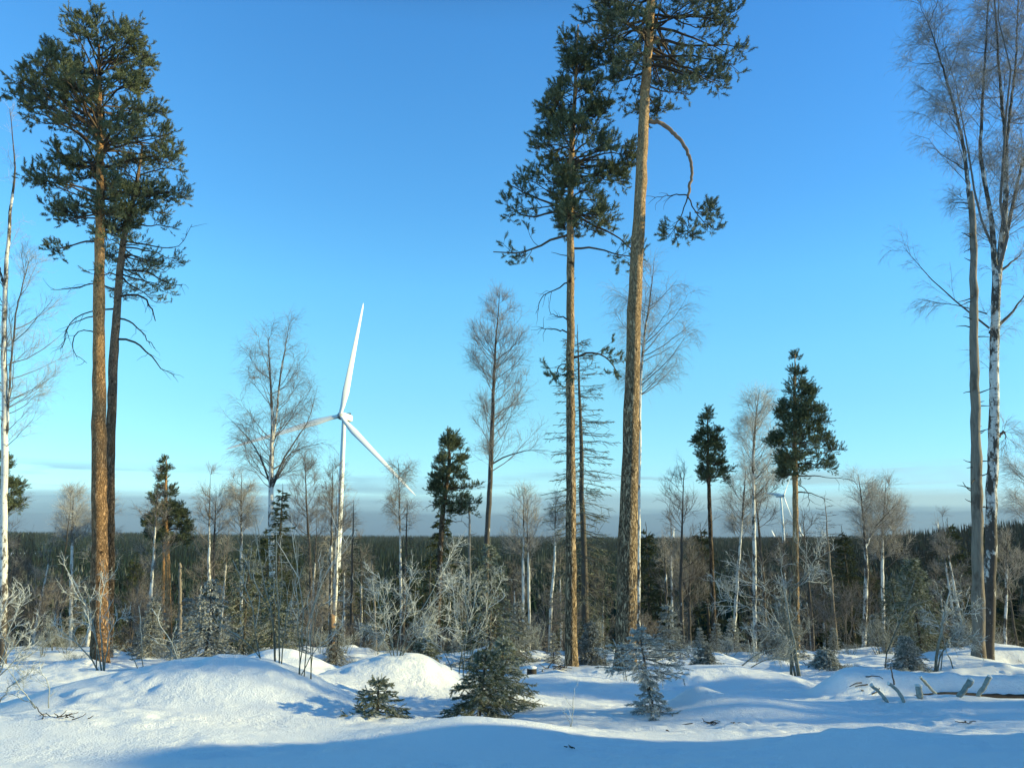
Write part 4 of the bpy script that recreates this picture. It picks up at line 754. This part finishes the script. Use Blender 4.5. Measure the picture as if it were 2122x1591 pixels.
snag('short broken orange snag standing at the woods edge under the turbine', [(689, 1375), (688, 1272)], 19, .085, .075, 314, M_BARK_DK, 2, .1)
snag('pale thin pole standing left of the young frosted bush on the woods edge', [(780, 1360), (776, 1250), (770, 1160)], 27, .05, .03, 315, M_SNAG, 8, .2)

# ------------------------------------------------------------------ young spruces
g0 = B(785, 9.15); spruce('small open spruce on the snow in front of the second mound', g0, W(0, 1402, 9.15)[2] - g0[2], .37, 401, nwh=8, per=6, droop=.18, frost=(.3, 1.0), k2=9, brush=.05, group='young spruces', bw=.9, prof=([0, .1, .3, .6, 1], [.75, 1, .8, .62, .06]))
g0 = B(993, 9.5); spruce('dense bushy green spruce, largest in the foreground', g0, W(0, 1338, 9.5)[2] - g0[2], .46, 402, nwh=12, per=7, droop=.25, frost=(.25, 1.0), k2=11, brush=.055, group='young spruces', bw=1.0, prof=([0, .1, .4, .7, 1], [.9, 1, .85, .55, .06]), lean=(.10, 0))
b0 = B(1040, 10.8); spruce('frost topped spruce leaning out behind the dense bushy spruce', b0, W(0, 1318, 10.8)[2] - b0[2], .52, 403, nwh=15, per=7, droop=.35, frost=(.45, 1.), k2=9, brush=.055, group='young spruces', lean=(.02, 0))
g0 = B(1350, 10.0); spruce('bent top heavy spruce thick with frost, leaning over its own drooping skirt', g0, W(0, 1294, g0[1])[2] - g0[2], .60, 404, nwh=14, per=6, droop=.2, frost=(.5, 1.1), k2=12, brush=.05, group='young spruces', lean=(-.16, 0), irr=.35, prof=([0, .08, .20, .27, .40, .50, .72, .80, .85, 1], [.48, .52, .34, .16, .18, .95, 1.0, .45, .20, .10]), mat=M_RIME, bw=.9, frost_limbs=(.3, .9))
FS = [('frosted weeping spruce at the left end of the thicket behind the big mound', 425, 17, 1195, .85, 405), ('taller frosted spruce behind the upright stem clump', 500, 19, 1120, 1.0, 406), ('frosted spruce just right of the upright stem clump', 560, 18, 1190, .8, 407),
      ('drooping frosted spruce with curtains of boughs right of the crooked pine', 1015, 20, 1115, 1.05, 408), ('narrow whitened spruce between the middle pine and the biggest pine', 1226, 18.5, 1285, .42, 409), ('pale yellowish frosted spruce right of the biggest pine on the snow', 1461, 17.5, 1332, .36, 410),
      ('small frosted spruce below the slim young birch', 1712, 17, 1345, .42, 411), ('frosted umbrella shaped spruce with a dark stem beyond the snowy log', 1884, 17.5, 1318, .50, 412), ('tall frosted spruce in the woods left of the barkless snag', 1912, 25, 1150, 1.1, 413), ('broad frosted spruce right of the grey birches', 1868, 30, 1195, 1.2, 414),
      ('frosted spruce low behind the second mound', 880, 15.5, 1318, .5, 415), ('dark narrow spruce top rising in front of the tall drooping birch', 563, 30, 1004, 1.35, 416)]
for lab, px, d, top, rb, sd in FS:
    b0 = B(px, d); dk = sd == 416; sp_ = d > 24
    spruce(lab, b0, W(0, top, d)[2] - b0[2], rb, sd, nwh=22 if not dk else 26, per=6, droop=.55 if not dk else .3, frost=(0, .5) if dk else (.3, 1.0), k2=9, brush=.09 if d < 24 else .14, mat=M_RIME if sd in (409, 410, 411, 412, 405) else M_SPRUCE, group='young spruces', tmpl=BRUSHF, irr=.35, frost_limbs=(.2, .8))

# ------------------------------------------------------------------ rime covered bushes and stems in front
shrub('white frosted bush cut off by the left picture edge', B(-10, 9.6), 1, 1, 501, fixed=[[(-20, 1440, .012), (0, 1380, .010), (20, 1300, .008), (52, 1235, .005)], [(-15, 1440, .012), (10, 1360, .01), (40, 1320, .008), (75, 1300, .005)], [(-30, 1440, .012), (-20, 1340, .01), (0, 1290, .008), (15, 1240, .005)], [(-30, 1420, .012), (0, 1400, .01), (30, 1370, .008), (65, 1330, .005)], [(-10, 1470, .01), (20, 1420, .009), (50, 1400, .007), (70, 1385, .004)]], d=9.6, k1=8, k2=4, k3=2, frost=(.6, 1.1), twl=.10, group='frosted bushes')
shrub('spindly frosted sapling with its roots in a dark snow hollow, near the left edge', B(95, 8.9), 1, 1, 502, fixed=[[(103, 1492, .008), (104, 1450, .007), (98, 1410, .006), (82, 1385, .004)], [(92, 1490, .008), (60, 1450, .007), (30, 1405, .006), (5, 1365, .004)], [(95, 1492, .006), (70, 1460, .005), (35, 1440, .004), (0, 1432, .003)]], d=8.9, k1=6, k2=3, k3=0, frost=(.6, 1.1), twl=.06, group='frosted bushes')
shrub('frosted crooked bush growing against the foot of the orange pine', B(212, 17), 1, 1, 503, fixed=[[(212, 1395, .022), (200, 1320, .018), (175, 1240, .014), (132, 1168, .008)], [(216, 1393, .022), (208, 1310, .018), (206, 1250, .014), (222, 1192, .008)], [(210, 1395, .02), (170, 1340, .016), (130, 1310, .012), (108, 1288, .007)], [(216, 1390, .02), (222, 1330, .016), (232, 1290, .012), (252, 1278, .007)], [(205, 1345, .016), (190, 1300, .012), (180, 1280, .01), (172, 1255, .006)]], d=17, k1=7, k2=4, k3=2, frost=(.45, 1.0), twl=.16, group='frosted bushes')
shrub('single frosted twig leaning left out of the big mound', B(390, 10.9), 1, 1, 504, fixed=[[(392, 1432, .010), (375, 1380, .009), (350, 1320, .008), (314, 1260, .005)], [(374, 1378, .008), (352, 1345, .006), (335, 1330, .005), (312, 1322, .004)], [(354, 1328, .007), (358, 1318, .006), (362, 1308, .005), (366, 1298, .004)], [(374, 1380, .006), (370, 1360, .005), (366, 1345, .004), (364, 1336, .003)]], d=10.9, k1=2, k2=0, k3=0, frost=(.6, 1.1), group='frosted bushes')
shrub('two thin straight stalks poking up left of the big mound', B(295, 13), 1, 1, 505, fixed=[[(296, 1395, .010), (295, 1340, .009), (291, 1290, .008), (287, 1255, .005)], [(290, 1395, .009), (280, 1370, .008), (268, 1352, .006), (254, 1335, .004)]], d=13, k1=1, k2=0, k3=0, frost=(.3, .9), group='frosted bushes')
shrub('tall upright grey stem clump on the ridge of the big mound', B(562, 10.3), 1, 1, 506, fixed=[[(546, 1400, .010), (532, 1330, .010), (522, 1240, .009), (482, 1160, .005)], [(568, 1406, .013), (571, 1300, .012), (545, 1200, .010), (526, 1070, .005)], [(578, 1400, .013), (578, 1280, .012), (572, 1170, .009), (574, 1085, .005)], [(580, 1398, .011), (592, 1290, .010), (612, 1210, .008), (618, 1135, .005)], [(566, 1402, .009), (530, 1350, .008), (490, 1310, .007), (440, 1290, .004)], [(574, 1290, .009), (540, 1230, .008), (510, 1180, .007), (510, 1150, .004)]], d=10.3, k1=5, k2=3, k3=0, frost=(.25, .8), twl=.08, up=.16, group='frosted bushes')
shrub('slanting frosted stem clump at the right foot of the big mound', B(620, 10.1), 1, 1, 507, fixed=[[(618, 1420, .011), (622, 1356, .010), (631, 1268, .009), (604, 1095, .004)], [(645, 1406, .010), (642, 1310, .009), (655, 1220, .008), (730, 1100, .004)], [(630, 1408, .010), (635, 1330, .009), (640, 1270, .008), (690, 1162, .004)], [(618, 1410, .008), (650, 1350, .007), (690, 1310, .006), (712, 1290, .004)], [(625, 1340, .008), (612, 1300, .007), (620, 1250, .006), (612, 1208, .004)], [(650, 1260, .007), (670, 1250, .006), (700, 1240, .005), (715, 1248, .003)]], d=10.1, k1=5, k2=3, k3=0, frost=(.3, 1.0), twl=.08, up=.15, group='frosted bushes')
shrub('large frosted bush fanning out from the top of the second mound', B(822, 12.3), 1, 1, 508, fixed=[[(820, 1405, .016), (822, 1340, .013), (838, 1270, .010), (852, 1190, .006)], [(820, 1400, .015), (830, 1330, .012), (880, 1250, .010), (942, 1140, .005)], [(818, 1400, .014), (815, 1330, .011), (800, 1250, .009), (784, 1186, .005)], [(820, 1380, .013), (800, 1330, .010), (780, 1310, .008), (750, 1300, .005)], [(822, 1370, .013), (860, 1320, .010), (900, 1300, .008), (952, 1300, .005)], [(818, 1360, .012), (800, 1290, .01), (780, 1240, .008), (770, 1215, .005)], [(826, 1370, .012), (870, 1290, .01), (900, 1240, .008), (930, 1215, .005)]], d=12.3, k1=9, k2=6, k3=4, frost=(.4, 1.0), twl=.15, up=.06, group='frosted bushes')
shrub('thicket of upright frosted rods between the second mound and the dense spruce', B(955, 13.5), 1, 1, 509, fixed=[[(950, 1392, .013), (960, 1330, .011), (975, 1290, .01), (990, 1215, .006)], [(962, 1392, .013), (955, 1320, .011), (945, 1260, .009), (935, 1205, .005)], [(970, 1392, .013), (985, 1330, .011), (1010, 1260, .009), (1040, 1200, .005)], [(940, 1392, .012), (915, 1340, .01), (885, 1330, .008), (870, 1310, .005)], [(958, 1392, .012), (970, 1300, .010), (965, 1250, .008), (962, 1180, .005)]], d=13.5, k1=8, k2=5, k3=3, frost=(.4, 1.0), twl=.15, up=.08, group='frosted bushes')
shrub('thin twig standing alone in the shaded snow at the bottom centre', B(1186, 8.5), 1, 1, 510, fixed=[[(1182, 1528, .006), (1185, 1495, .005), (1188, 1460, .005), (1190, 1425, .003)], [(1183, 1500, .004), (1178, 1488, .0035), (1172, 1478, .003), (1170, 1468, .003)]], d=8.5, k1=3, k2=1, k3=0, frost=(.5, 1.0), twl=.03, group='frosted bushes')
shrub('slim frosted young birch spreading its boughs left across the pine trunk', B(1655, 16.5), 1, 1, 511, fixed=[[(1657, 1405, .045), (1645, 1330, .032), (1628, 1240, .02), (1618, 1178, .008)], [(1645, 1330, .02), (1600, 1282, .014), (1550, 1258, .01), (1492, 1238, .005)], [(1632, 1255, .02), (1590, 1225, .014), (1560, 1205, .01), (1535, 1180, .005)], [(1650, 1350, .02), (1620, 1305, .014), (1590, 1302, .01), (1552, 1310, .005)], [(1626, 1228, .02), (1665, 1200, .014), (1690, 1160, .01), (1708, 1122, .005)], [(1640, 1300, .02), (1600, 1250, .014), (1560, 1235, .01), (1490, 1215, .005)], [(1630, 1240, .015), (1650, 1215, .012), (1680, 1200, .01), (1700, 1195, .005)]], d=16.5, k1=8, k2=6, k3=3, frost=(.45, 1.), twl=.16, up=.05, group='frosted bushes', tip_r=.4)
shrub('fallen frosty branch arching over the snow in front of the speckled birch', B(1518, 15.5), 1, 1, 512, fixed=[[(1515, 1398, .018), (1550, 1365, .016), (1590, 1345, .012), (1632, 1340, .006)], [(1535, 1395, .014), (1570, 1372, .012), (1610, 1362, .01), (1640, 1352, .005)]], d=15.5, k1=10, k2=5, k3=2, frost=(.3, .9), twl=.14, group='frosted bushes')
shrub('frosted bush with dark leaning stems left of the barkless snag', B(1945, 17.5), 1, 1, 513, fixed=[[(1937, 1382, .04), (1948, 1320, .035), (1958, 1270, .025), (1968, 1225, .012)], [(1940, 1380, .02), (1960, 1330, .015), (1990, 1300, .01), (2010, 1230, .006)], [(1975, 1378, .016), (1960, 1350, .012), (1950, 1300, .01), (1925, 1262, .006)], [(1945, 1360, .016), (1975, 1320, .012), (2000, 1310, .01), (2030, 1330, .006)]], d=17.5, k1=9, k2=6, k3=3, frost=(.4, 1.0), twl=.15, up=.0, group='frosted bushes')
shrub('leaning dark sapling with a frosty tip in front of the grey birches', B(1832, 19), 1, 1, 514, fixed=[[(1832, 1372, .02), (1840, 1340, .018), (1870, 1280, .014), (1895, 1200, .008)], [(1855, 1340, .012), (1870, 1335, .01), (1885, 1340, .008), (1895, 1360, .006)]], d=19, k1=5, k2=4, k3=2, frost=(.2, .7), twl=.15, group='frosted bushes')
shrub('small frosted twig beside the foot of the biggest pine', B(1298, 14), 1, 1, 515, fixed=[[(1298, 1392, .010), (1290, 1365, .009), (1280, 1345, .008), (1292, 1332, .005)], [(1292, 1370, .008), (1300, 1358, .007), (1302, 1345, .006), (1306, 1340, .004)]], d=14, k1=3, k2=2, k3=0, frost=(.6, 1.1), twl=.05, group='frosted bushes')

# ------------------------------------------------------------------ fallen log under snow, cut sticks, stump, debris
rng = np.random.default_rng(77); d = 12.4
d = 12.10; gq = [(_m(a_, d), a_, r_) for a_, r_ in [(1740, .08), (1800, .10), (1880, .12), (1960, .12), (2040, .12), (2200, .13)]]; q = path([[x_, d, float(gz(x_, 11.85)) + dz_, r_] for (x_, a_, r_), dz_ in zip(gq, [-.21, -.14, .0, .02, -.03, -.06])], 50, rng, .004); base = q[0, :3].copy(); tt = thing('fallen_log', 'long fallen log buried under a thick cushion of snow at the right', 'log', base)
Geo().tubes(q[:, :3], q[:, 3], 14, cap=True).build('trunk', M_DEAD, tt, base)
for lab, pl, rr in [('cut stick leaning left, leftmost of the six in front of the snowy log', [(1840, 1455), (1825, 1436), (1806, 1419)], .030), ('curved cut stick, second from the left in front of the snowy log', [(1875, 1456), (1862, 1432), (1850, 1420), (1841, 1416)], .027),
                    ('short thick cut stub, third from the left in front of the snowy log', [(1908, 1448), (1905, 1436), (1903, 1422)], .048), ('thin stick leaning left with a frosty knob, fourth from the left by the snowy log', [(1942, 1440), (1925, 1422), (1907, 1403)], .024),
                    ('thick cut stick leaning right, second from the right in front of the snowy log', [(1984, 1446), (1998, 1428), (2012, 1409)], .043), ('cut stick leaning right with a white tip, rightmost of the six by the snowy log', [(2024, 1444), (2038, 1424), (2051, 1402)], .034)]:
    gp = G(pl[0][0], pl[0][1] - 2, 8, 11.4); dd = min(gp[1], 11.2); rr *= .82; q = pxpath([(a, b_, rr * (1 + .05 * math.sin(a))) for a, b_ in pl], dd, 9, rng, .004); q[0, 2] -= .05; base = q[0, :3].copy(); tt = thing('cut_stick', lab, 'stick', base, 'cut sticks in front of the snowy log')
    g = Geo(); g.tubes(q[:, :3], q[:, 3] * (1 + .08 * rng.normal(size=9)), 9, A=.55, cap=True); g.build('stick', M_RIME, tt, base)
    tip = q[-1, :3]; g = Geo(); u_ = nrm(q[-1, :3] - q[-2, :3]); f = np.linspace(0, 1, 7); g.tubes(tip + u_ * (f * .7 - .35)[:, None] * rr * 1.8 + np.array([0, 0, .2 * rr]), rr * 1.25 * np.sqrt(np.clip(1 - (2 * f - 1) ** 2, .02, 1)), 9, A=1.0, cap=True); g.build('frost_knob', M_RIME, tt, base)
# dark broken twig before the log
q = pxpath([(1853, 1418, .012), (1850, 1398, .010), (1846, 1378, .006)], 11.9, 6, rng, .004); tt = thing('dead_twig', 'dark bent twig sticking up against the snowy log', 'twig', q[0, :3]); Geo().tubes(q[:, :3], q[:, 3], 6, A=.1, cap=True).build('stem', M_DEAD, tt, q[0, :3])
# stump
b0 = B(1102, 15.6); tt = thing('tree_stump', 'small dark cut stump with snow on top left of the middle pine foot', 'stump', b0); z_ = W(0, 1384, 15.6)[2]; hh = max(.16, z_ - b0[2]); P = np.array([b0 + [0, 0, k] for k in (-.06, 0, hh * .5, hh)]); Geo().tubes(P, [.13, .12, .10, .095], 12, A=0., cap=True).build('trunk', M_DEAD, tt, b0)
P = np.array([b0 + [0, 0, hh + k] for k in (-.012, .012, .035, .05)]); Geo().tubes(P, [.09, .10, .08, .02], 12, cap=True).build('snow_cap', M_SNOW, tt, b0)
def debris(label, px, py, n, L, seed, r=.006):
    rng = np.random.default_rng(seed); b0 = G(px, py); tt = thing('twig_pile', label, 'twigs', b0, 'twigs lying on the snow'); P0 = b0 + rng.normal(size=(n, 3)) * [L * .5, L * .2, 0]; P0[:, 2] = gz(P0[:, 0], P0[:, 1]) + .012
    a = rng.uniform(0, 6.28, n); K = grow(P0, np.stack([np.cos(a), .5 * np.sin(a), rng.uniform(0, .25, n)], -1), L * rng.uniform(.4, 1.1, n), 5, rng, .22); Geo().tubes(K, taper(n, 6, r, r * .5), 5, A=rng.uniform(0, .4, n), cap=True).build('twigs', M_DEAD, tt, b0)
debris('loose dark twigs lying on the snow below the right bright ridge', 1480, 1500, 12, .20, 1)
debris('few tiny dark twigs at the bottom centre of the shaded snow', 1190, 1553, 4, .05, 2)
debris('dark roots and twigs in the hollow under the spindly sapling at the left', 125, 1488, 14, .16, 3)
debris('faint twigs in the shaded snow near the lower right corner', 2000, 1498, 5, .10, 4)
debris('little dark twig in the shaded snow right of the bent frosted spruce', 1383, 1515, 3, .04, 5)
debris('low broken branches half buried at the foot of the middle pine', 1150, 1385, 14, .35, 6, .012)
debris('dark forked twig lying left of the cut sticks', 1800, 1428, 5, .28, 7, .010)

# ------------------------------------------------------------------ repeated trees and bushes, copied
rng = np.random.default_rng(900)
def proto_bare(seed, H, wd_, **k):
    """bare tree of height H built off to the side on level ground, used as the first of its kind"""
    d = 40.0; c = W(CX, 1105, d); py = lambda z_: CY - F_PX * math.tan(math.atan2(z_ - CAM[2], d) - PITCH); gb = float(gz(0, d)); hx = wd_ * F_PX / d
    f = lambda q: py(gb + H * q)
    kk = rng.uniform(-.15, .15)
    return bare_tree('x', [[(CX, f(0), .011 * H), (CX + hx * kk, f(.4), .008 * H), (CX + hx * kk * .5, f(.75), .004 * H), (CX, f(1), .006)]], d,
                     [(f(1), CX - 4, CX + 4), (f(.9), CX - .5 * hx, CX + .5 * hx), (f(.7), CX - hx, CX + hx), (f(.5), CX - hx * .9, CX + hx * .9), (f(.35), CX - hx * .4, CX + hx * .4)], seed, **k)
KINDS = [
  (proto_bare(601, 10, 1.2, n1=22, k2=6, k3=5, weep=.15, frost=(.2, .7), twl=.5, darkv=(.2, .6)), 'slender birch', 'bare birches in the thicket', 56, (33, 80), (.75, 1.12)),
  (proto_bare(602, 9, 1.6, n1=22, k2=6, k3=5, weep=.0, frost=(-.1, .3), twl=.5, bark=M_BIRCHD, darkv=(.8, 1.0), cat='leafless tree', name='leafless_tree'), 'brown leafless tree', 'brown leafless trees in the thicket', 36, (32, 80), (.65, 1.15)),
  (proto_bare(603, 11, 1.0, n1=18, k2=5, k3=5, weep=.4, frost=(.4, .9), twl=.5, darkv=(.1, .5)), 'whitened slim birch', 'whitened birches in the thicket', 20, (35, 55), (.7, 1.0)),
  (spruce('x', (0, 40, float(gz(0, 40))), 6.5, 1.35, 604, nwh=22, per=6, droop=.4, frost=(-.3, .4), k2=8, brush=.16, tmpl=BRUSHF, irr=.3), 'dark slope spruce', 'spruces on the slope', 150, (40, 100), (.8, 1.75)),
  (spruce('x', (0, 40, float(gz(0, 40))), 6.0, .9, 605, nwh=24, per=5, needles=False, droop=.35, k2=6, frost_limbs=(.1, .7), name='dead_spruce', cat='dead spruce'), 'thin dead spruce', 'dead spruces in the thicket', 16, (32, 46), (.8, 1.3)),
  (shrub('x', B(CX, 20), 1.3, 1.0, 606, stems=7, k1=6, k2=5, k3=3, r=.011, frost=(.2, .95), fan=.7), 'bushy frosted sapling', 'frosted saplings in the scrub', 28, (20, 30), (.5, 1.2)),
  (shrub('x', B(CX, 20), .8, .9, 607, stems=9, k1=5, k2=4, k3=2, r=.007, frost=(.2, 1.0), fan=1.3, mat=M_RIME), 'low frosted twigs', 'low frosted twigs', 44, (15.5, 27), (.35, 1.0)),
  (spruce('x', B(CX, 20), 1.5, .55, 608, nwh=15, per=7, droop=.5, frost=(.3, 1.0), k2=8, brush=.08, tmpl=BRUSHF, irr=.35, mat=M_RIME), 'little frosted spruce', 'frosted little spruces', 34, (18, 31), (.35, 1.3)),
  (shrub('x', B(CX, 25), 3.0, 2.2, 609, stems=8, k1=8, k2=6, k3=4, r=.013, frost=(.0, .6), fan=.6, twl=.25, mat=M_TWIG), 'tall grey willow bush', 'rimed willows at the crest', 20, (26, 38), (.6, 1.25)),
]
AVOID = [(1184, 18), (1295, 17), (207, 19), (2028, 19), (2046, 20)]
MARKS = [(-60, 'left edge'), (207, 'orange pine'), (430, 'snowy mound'), (563, 'drooping birch'), (705, 'turbine tower'), (908, 'crooked pine'), (1184, 'middle pine'), (1295, 'biggest pine'), (1478, 'dark pine'), (1650, 'bushy pine'), (1790, 'grey birch'), (2025, 'barkless snag'), (2200, 'right edge')]
ORD = ['first', 'second', 'third', 'fourth', 'fifth', 'sixth', 'seventh', 'eighth', 'ninth', 'tenth', 'eleventh', 'twelfth', 'thirteenth', 'fourteenth', 'fifteenth', 'sixteenth', 'seventeenth', 'eighteenth', 'nineteenth']
ORD += ['twentieth'] + ['twenty-' + o for o in ORD[:9]] + ['thirtieth'] + ['thirty-' + o for o in ORD[:9]]
for kind, (src, lab, grp, n, (d0, d1), (s0, s1)) in enumerate(KINDS):
    first = True; k = 0; tries = 0; made = []
    while k < n and tries < 2000:
        tries += 1; dd = d0 + (d1 - d0) * rng.random(); px = rng.uniform(-40, 2160)
        if any(abs(px - a) < 42 and dd < b_ + 1.5 for a, b_ in AVOID): continue
        # leave the bright open snow in the middle and at the right free of dense brush
        if kind in (5, 7) and dd < 21 and (1080 < px < 1260 or 1500 < px < 1640): continue
        if kind == 8 and dd < 30 and px > 1350: continue
        p = B(px, dd); p[2] -= .04; s = s0 + (s1 - s0) * rng.random(); rz = rng.uniform(0, 6.28)
        if dd < 23 and kind == 5: s *= .6
        if dd < 20 and kind in (6, 7): s *= .6
        if first: src.location = p; src.rotation_euler = (0, 0, rz); src.scale = (s, s, s); src['group'] = grp; c = src; first = False
        else: c = copy_tree(src, p, rz, s, lab, grp, tilt=(rng.normal() * .04, rng.normal() * .04))
        made.append((px, c)); k += 1
    for i in range(len(MARKS) - 1):
        row = sorted([m for m in made if MARKS[i][0] <= m[0] < MARKS[i + 1][0]], key=lambda m: m[0])
        for j, (px, c) in enumerate(row):
            pos = '' if len(row) == 1 else (', leftmost' if j == 0 else ', rightmost' if j == len(row) - 1 else ', %s from left' % ORD[j])
            c['label'] = '%s between the %s and the %s%s' % (lab, MARKS[i][1], MARKS[i + 1][1], pos)
for px, dd, sc_, l_ in [(701, 60, 2.15, 'tall dark spruce hiding the foot of the turbine tower, left of the tower line'), (715, 64, 2.45, 'tallest dark spruce hiding the foot of the turbine tower'), (688, 58, 1.8, 'dark spruce left of the tower foot, behind the broken orange snag'),
                        (729, 60, 1.9, 'dark spruce just right of the turbine tower foot'), (708, 54, 1.85, 'nearest and lowest dark spruce in front of the turbine tower')]:
    copy_tree(KINDS[3][0], B(px, dd), px * .1, sc_, l_, 'spruces hiding the tower foot')
for x, y, sc_ in [(13.0, 9.75, .6), (15.2, 10.2, .7), (17.8, 9.95, .8), (11.4, 14.1, .40), (12.6, 14.9, .46), (13.4, 16.2, .5), (14.2, 17.4, .42), (15.5, 19.2, .5), (16.5, 20.6, .55)]: copy_tree(KINDS[2][0], (x, y, float(gz(x, y)) - .05), 0.7 * x, sc_, 'slim birch beyond the right edge of the view', 'slim birches beyond the right edge')
# trees outside the frame on the sun side; their shadows streak the snow
off = [(12.6, 12.9, 3.4), (13.6, 12.7, 4.0), (14.6, 12.9, 4.2), (15.4, 13.3, 4.6), (13.0, 13.4, 3.2), (16.4, 13.0, 4.8), (17.5, 15.0, 3.6), (21, 17.4, 4.2), (27, 9.6, 6.6), (21.5, 9.4, 5.0)]
src = KINDS[3][0]
for x, y, h in off: copy_tree(src, (x, y, float(gz(x, y)) - .05), rng.uniform(0, 6), h / 6.5, 'dark spruce beyond the right edge of the view, %.0f metres tall, beside the added bank' % h, 'spruces beside the added bank')
for x, y, sc_ in [(14.5, 9.3, .62), (19, 9.5, .95), (19, 15.6, .6), (21, 18.2, .7), (28, 17.5, .7)]: copy_tree(KINDS[1][0], (x, y, float(gz(x, y)) - .05), rng.uniform(0, 6), sc_, 'leafless tree beyond the right edge of the view, beside the added bank', 'leafless trees beside the added bank')

# ------------------------------------------------------------------ thin winter haze over the valley
lo, hi = np.array([-7600.0, -70.0, float(Z.min()) - 1.0]), np.array([7600.0, 9600.0, 230.0])
V = np.array([[(lo, hi)[i][0], (lo, hi)[j][1], (lo, hi)[k][2]] for i in (0, 1) for j in (0, 1) for k in (0, 1)]); Qb = [[0, 1, 3, 2], [4, 6, 7, 5], [0, 4, 5, 1], [2, 3, 7, 6], [0, 2, 6, 4], [1, 5, 7, 3]]
m = bpy.data.materials.new('haze'); m.use_nodes = True; t = NT(m.node_tree); t.n.remove(t.n['Principled BSDF']); pv = t.node('ShaderNodeVolumePrincipled'); pv.inputs['Color'].default_value = (0.85, 0.92, 1.0, 1); pv.inputs['Density'].default_value = 0.00002
t.l.new(pv.outputs[0], t.n['Material Output'].inputs['Volume']); o = Geo().add(V, Qb).build('haze', m, smooth=False); tag(o, 'thin pale blue winter haze filling the air over the valley', None, kind='stuff')
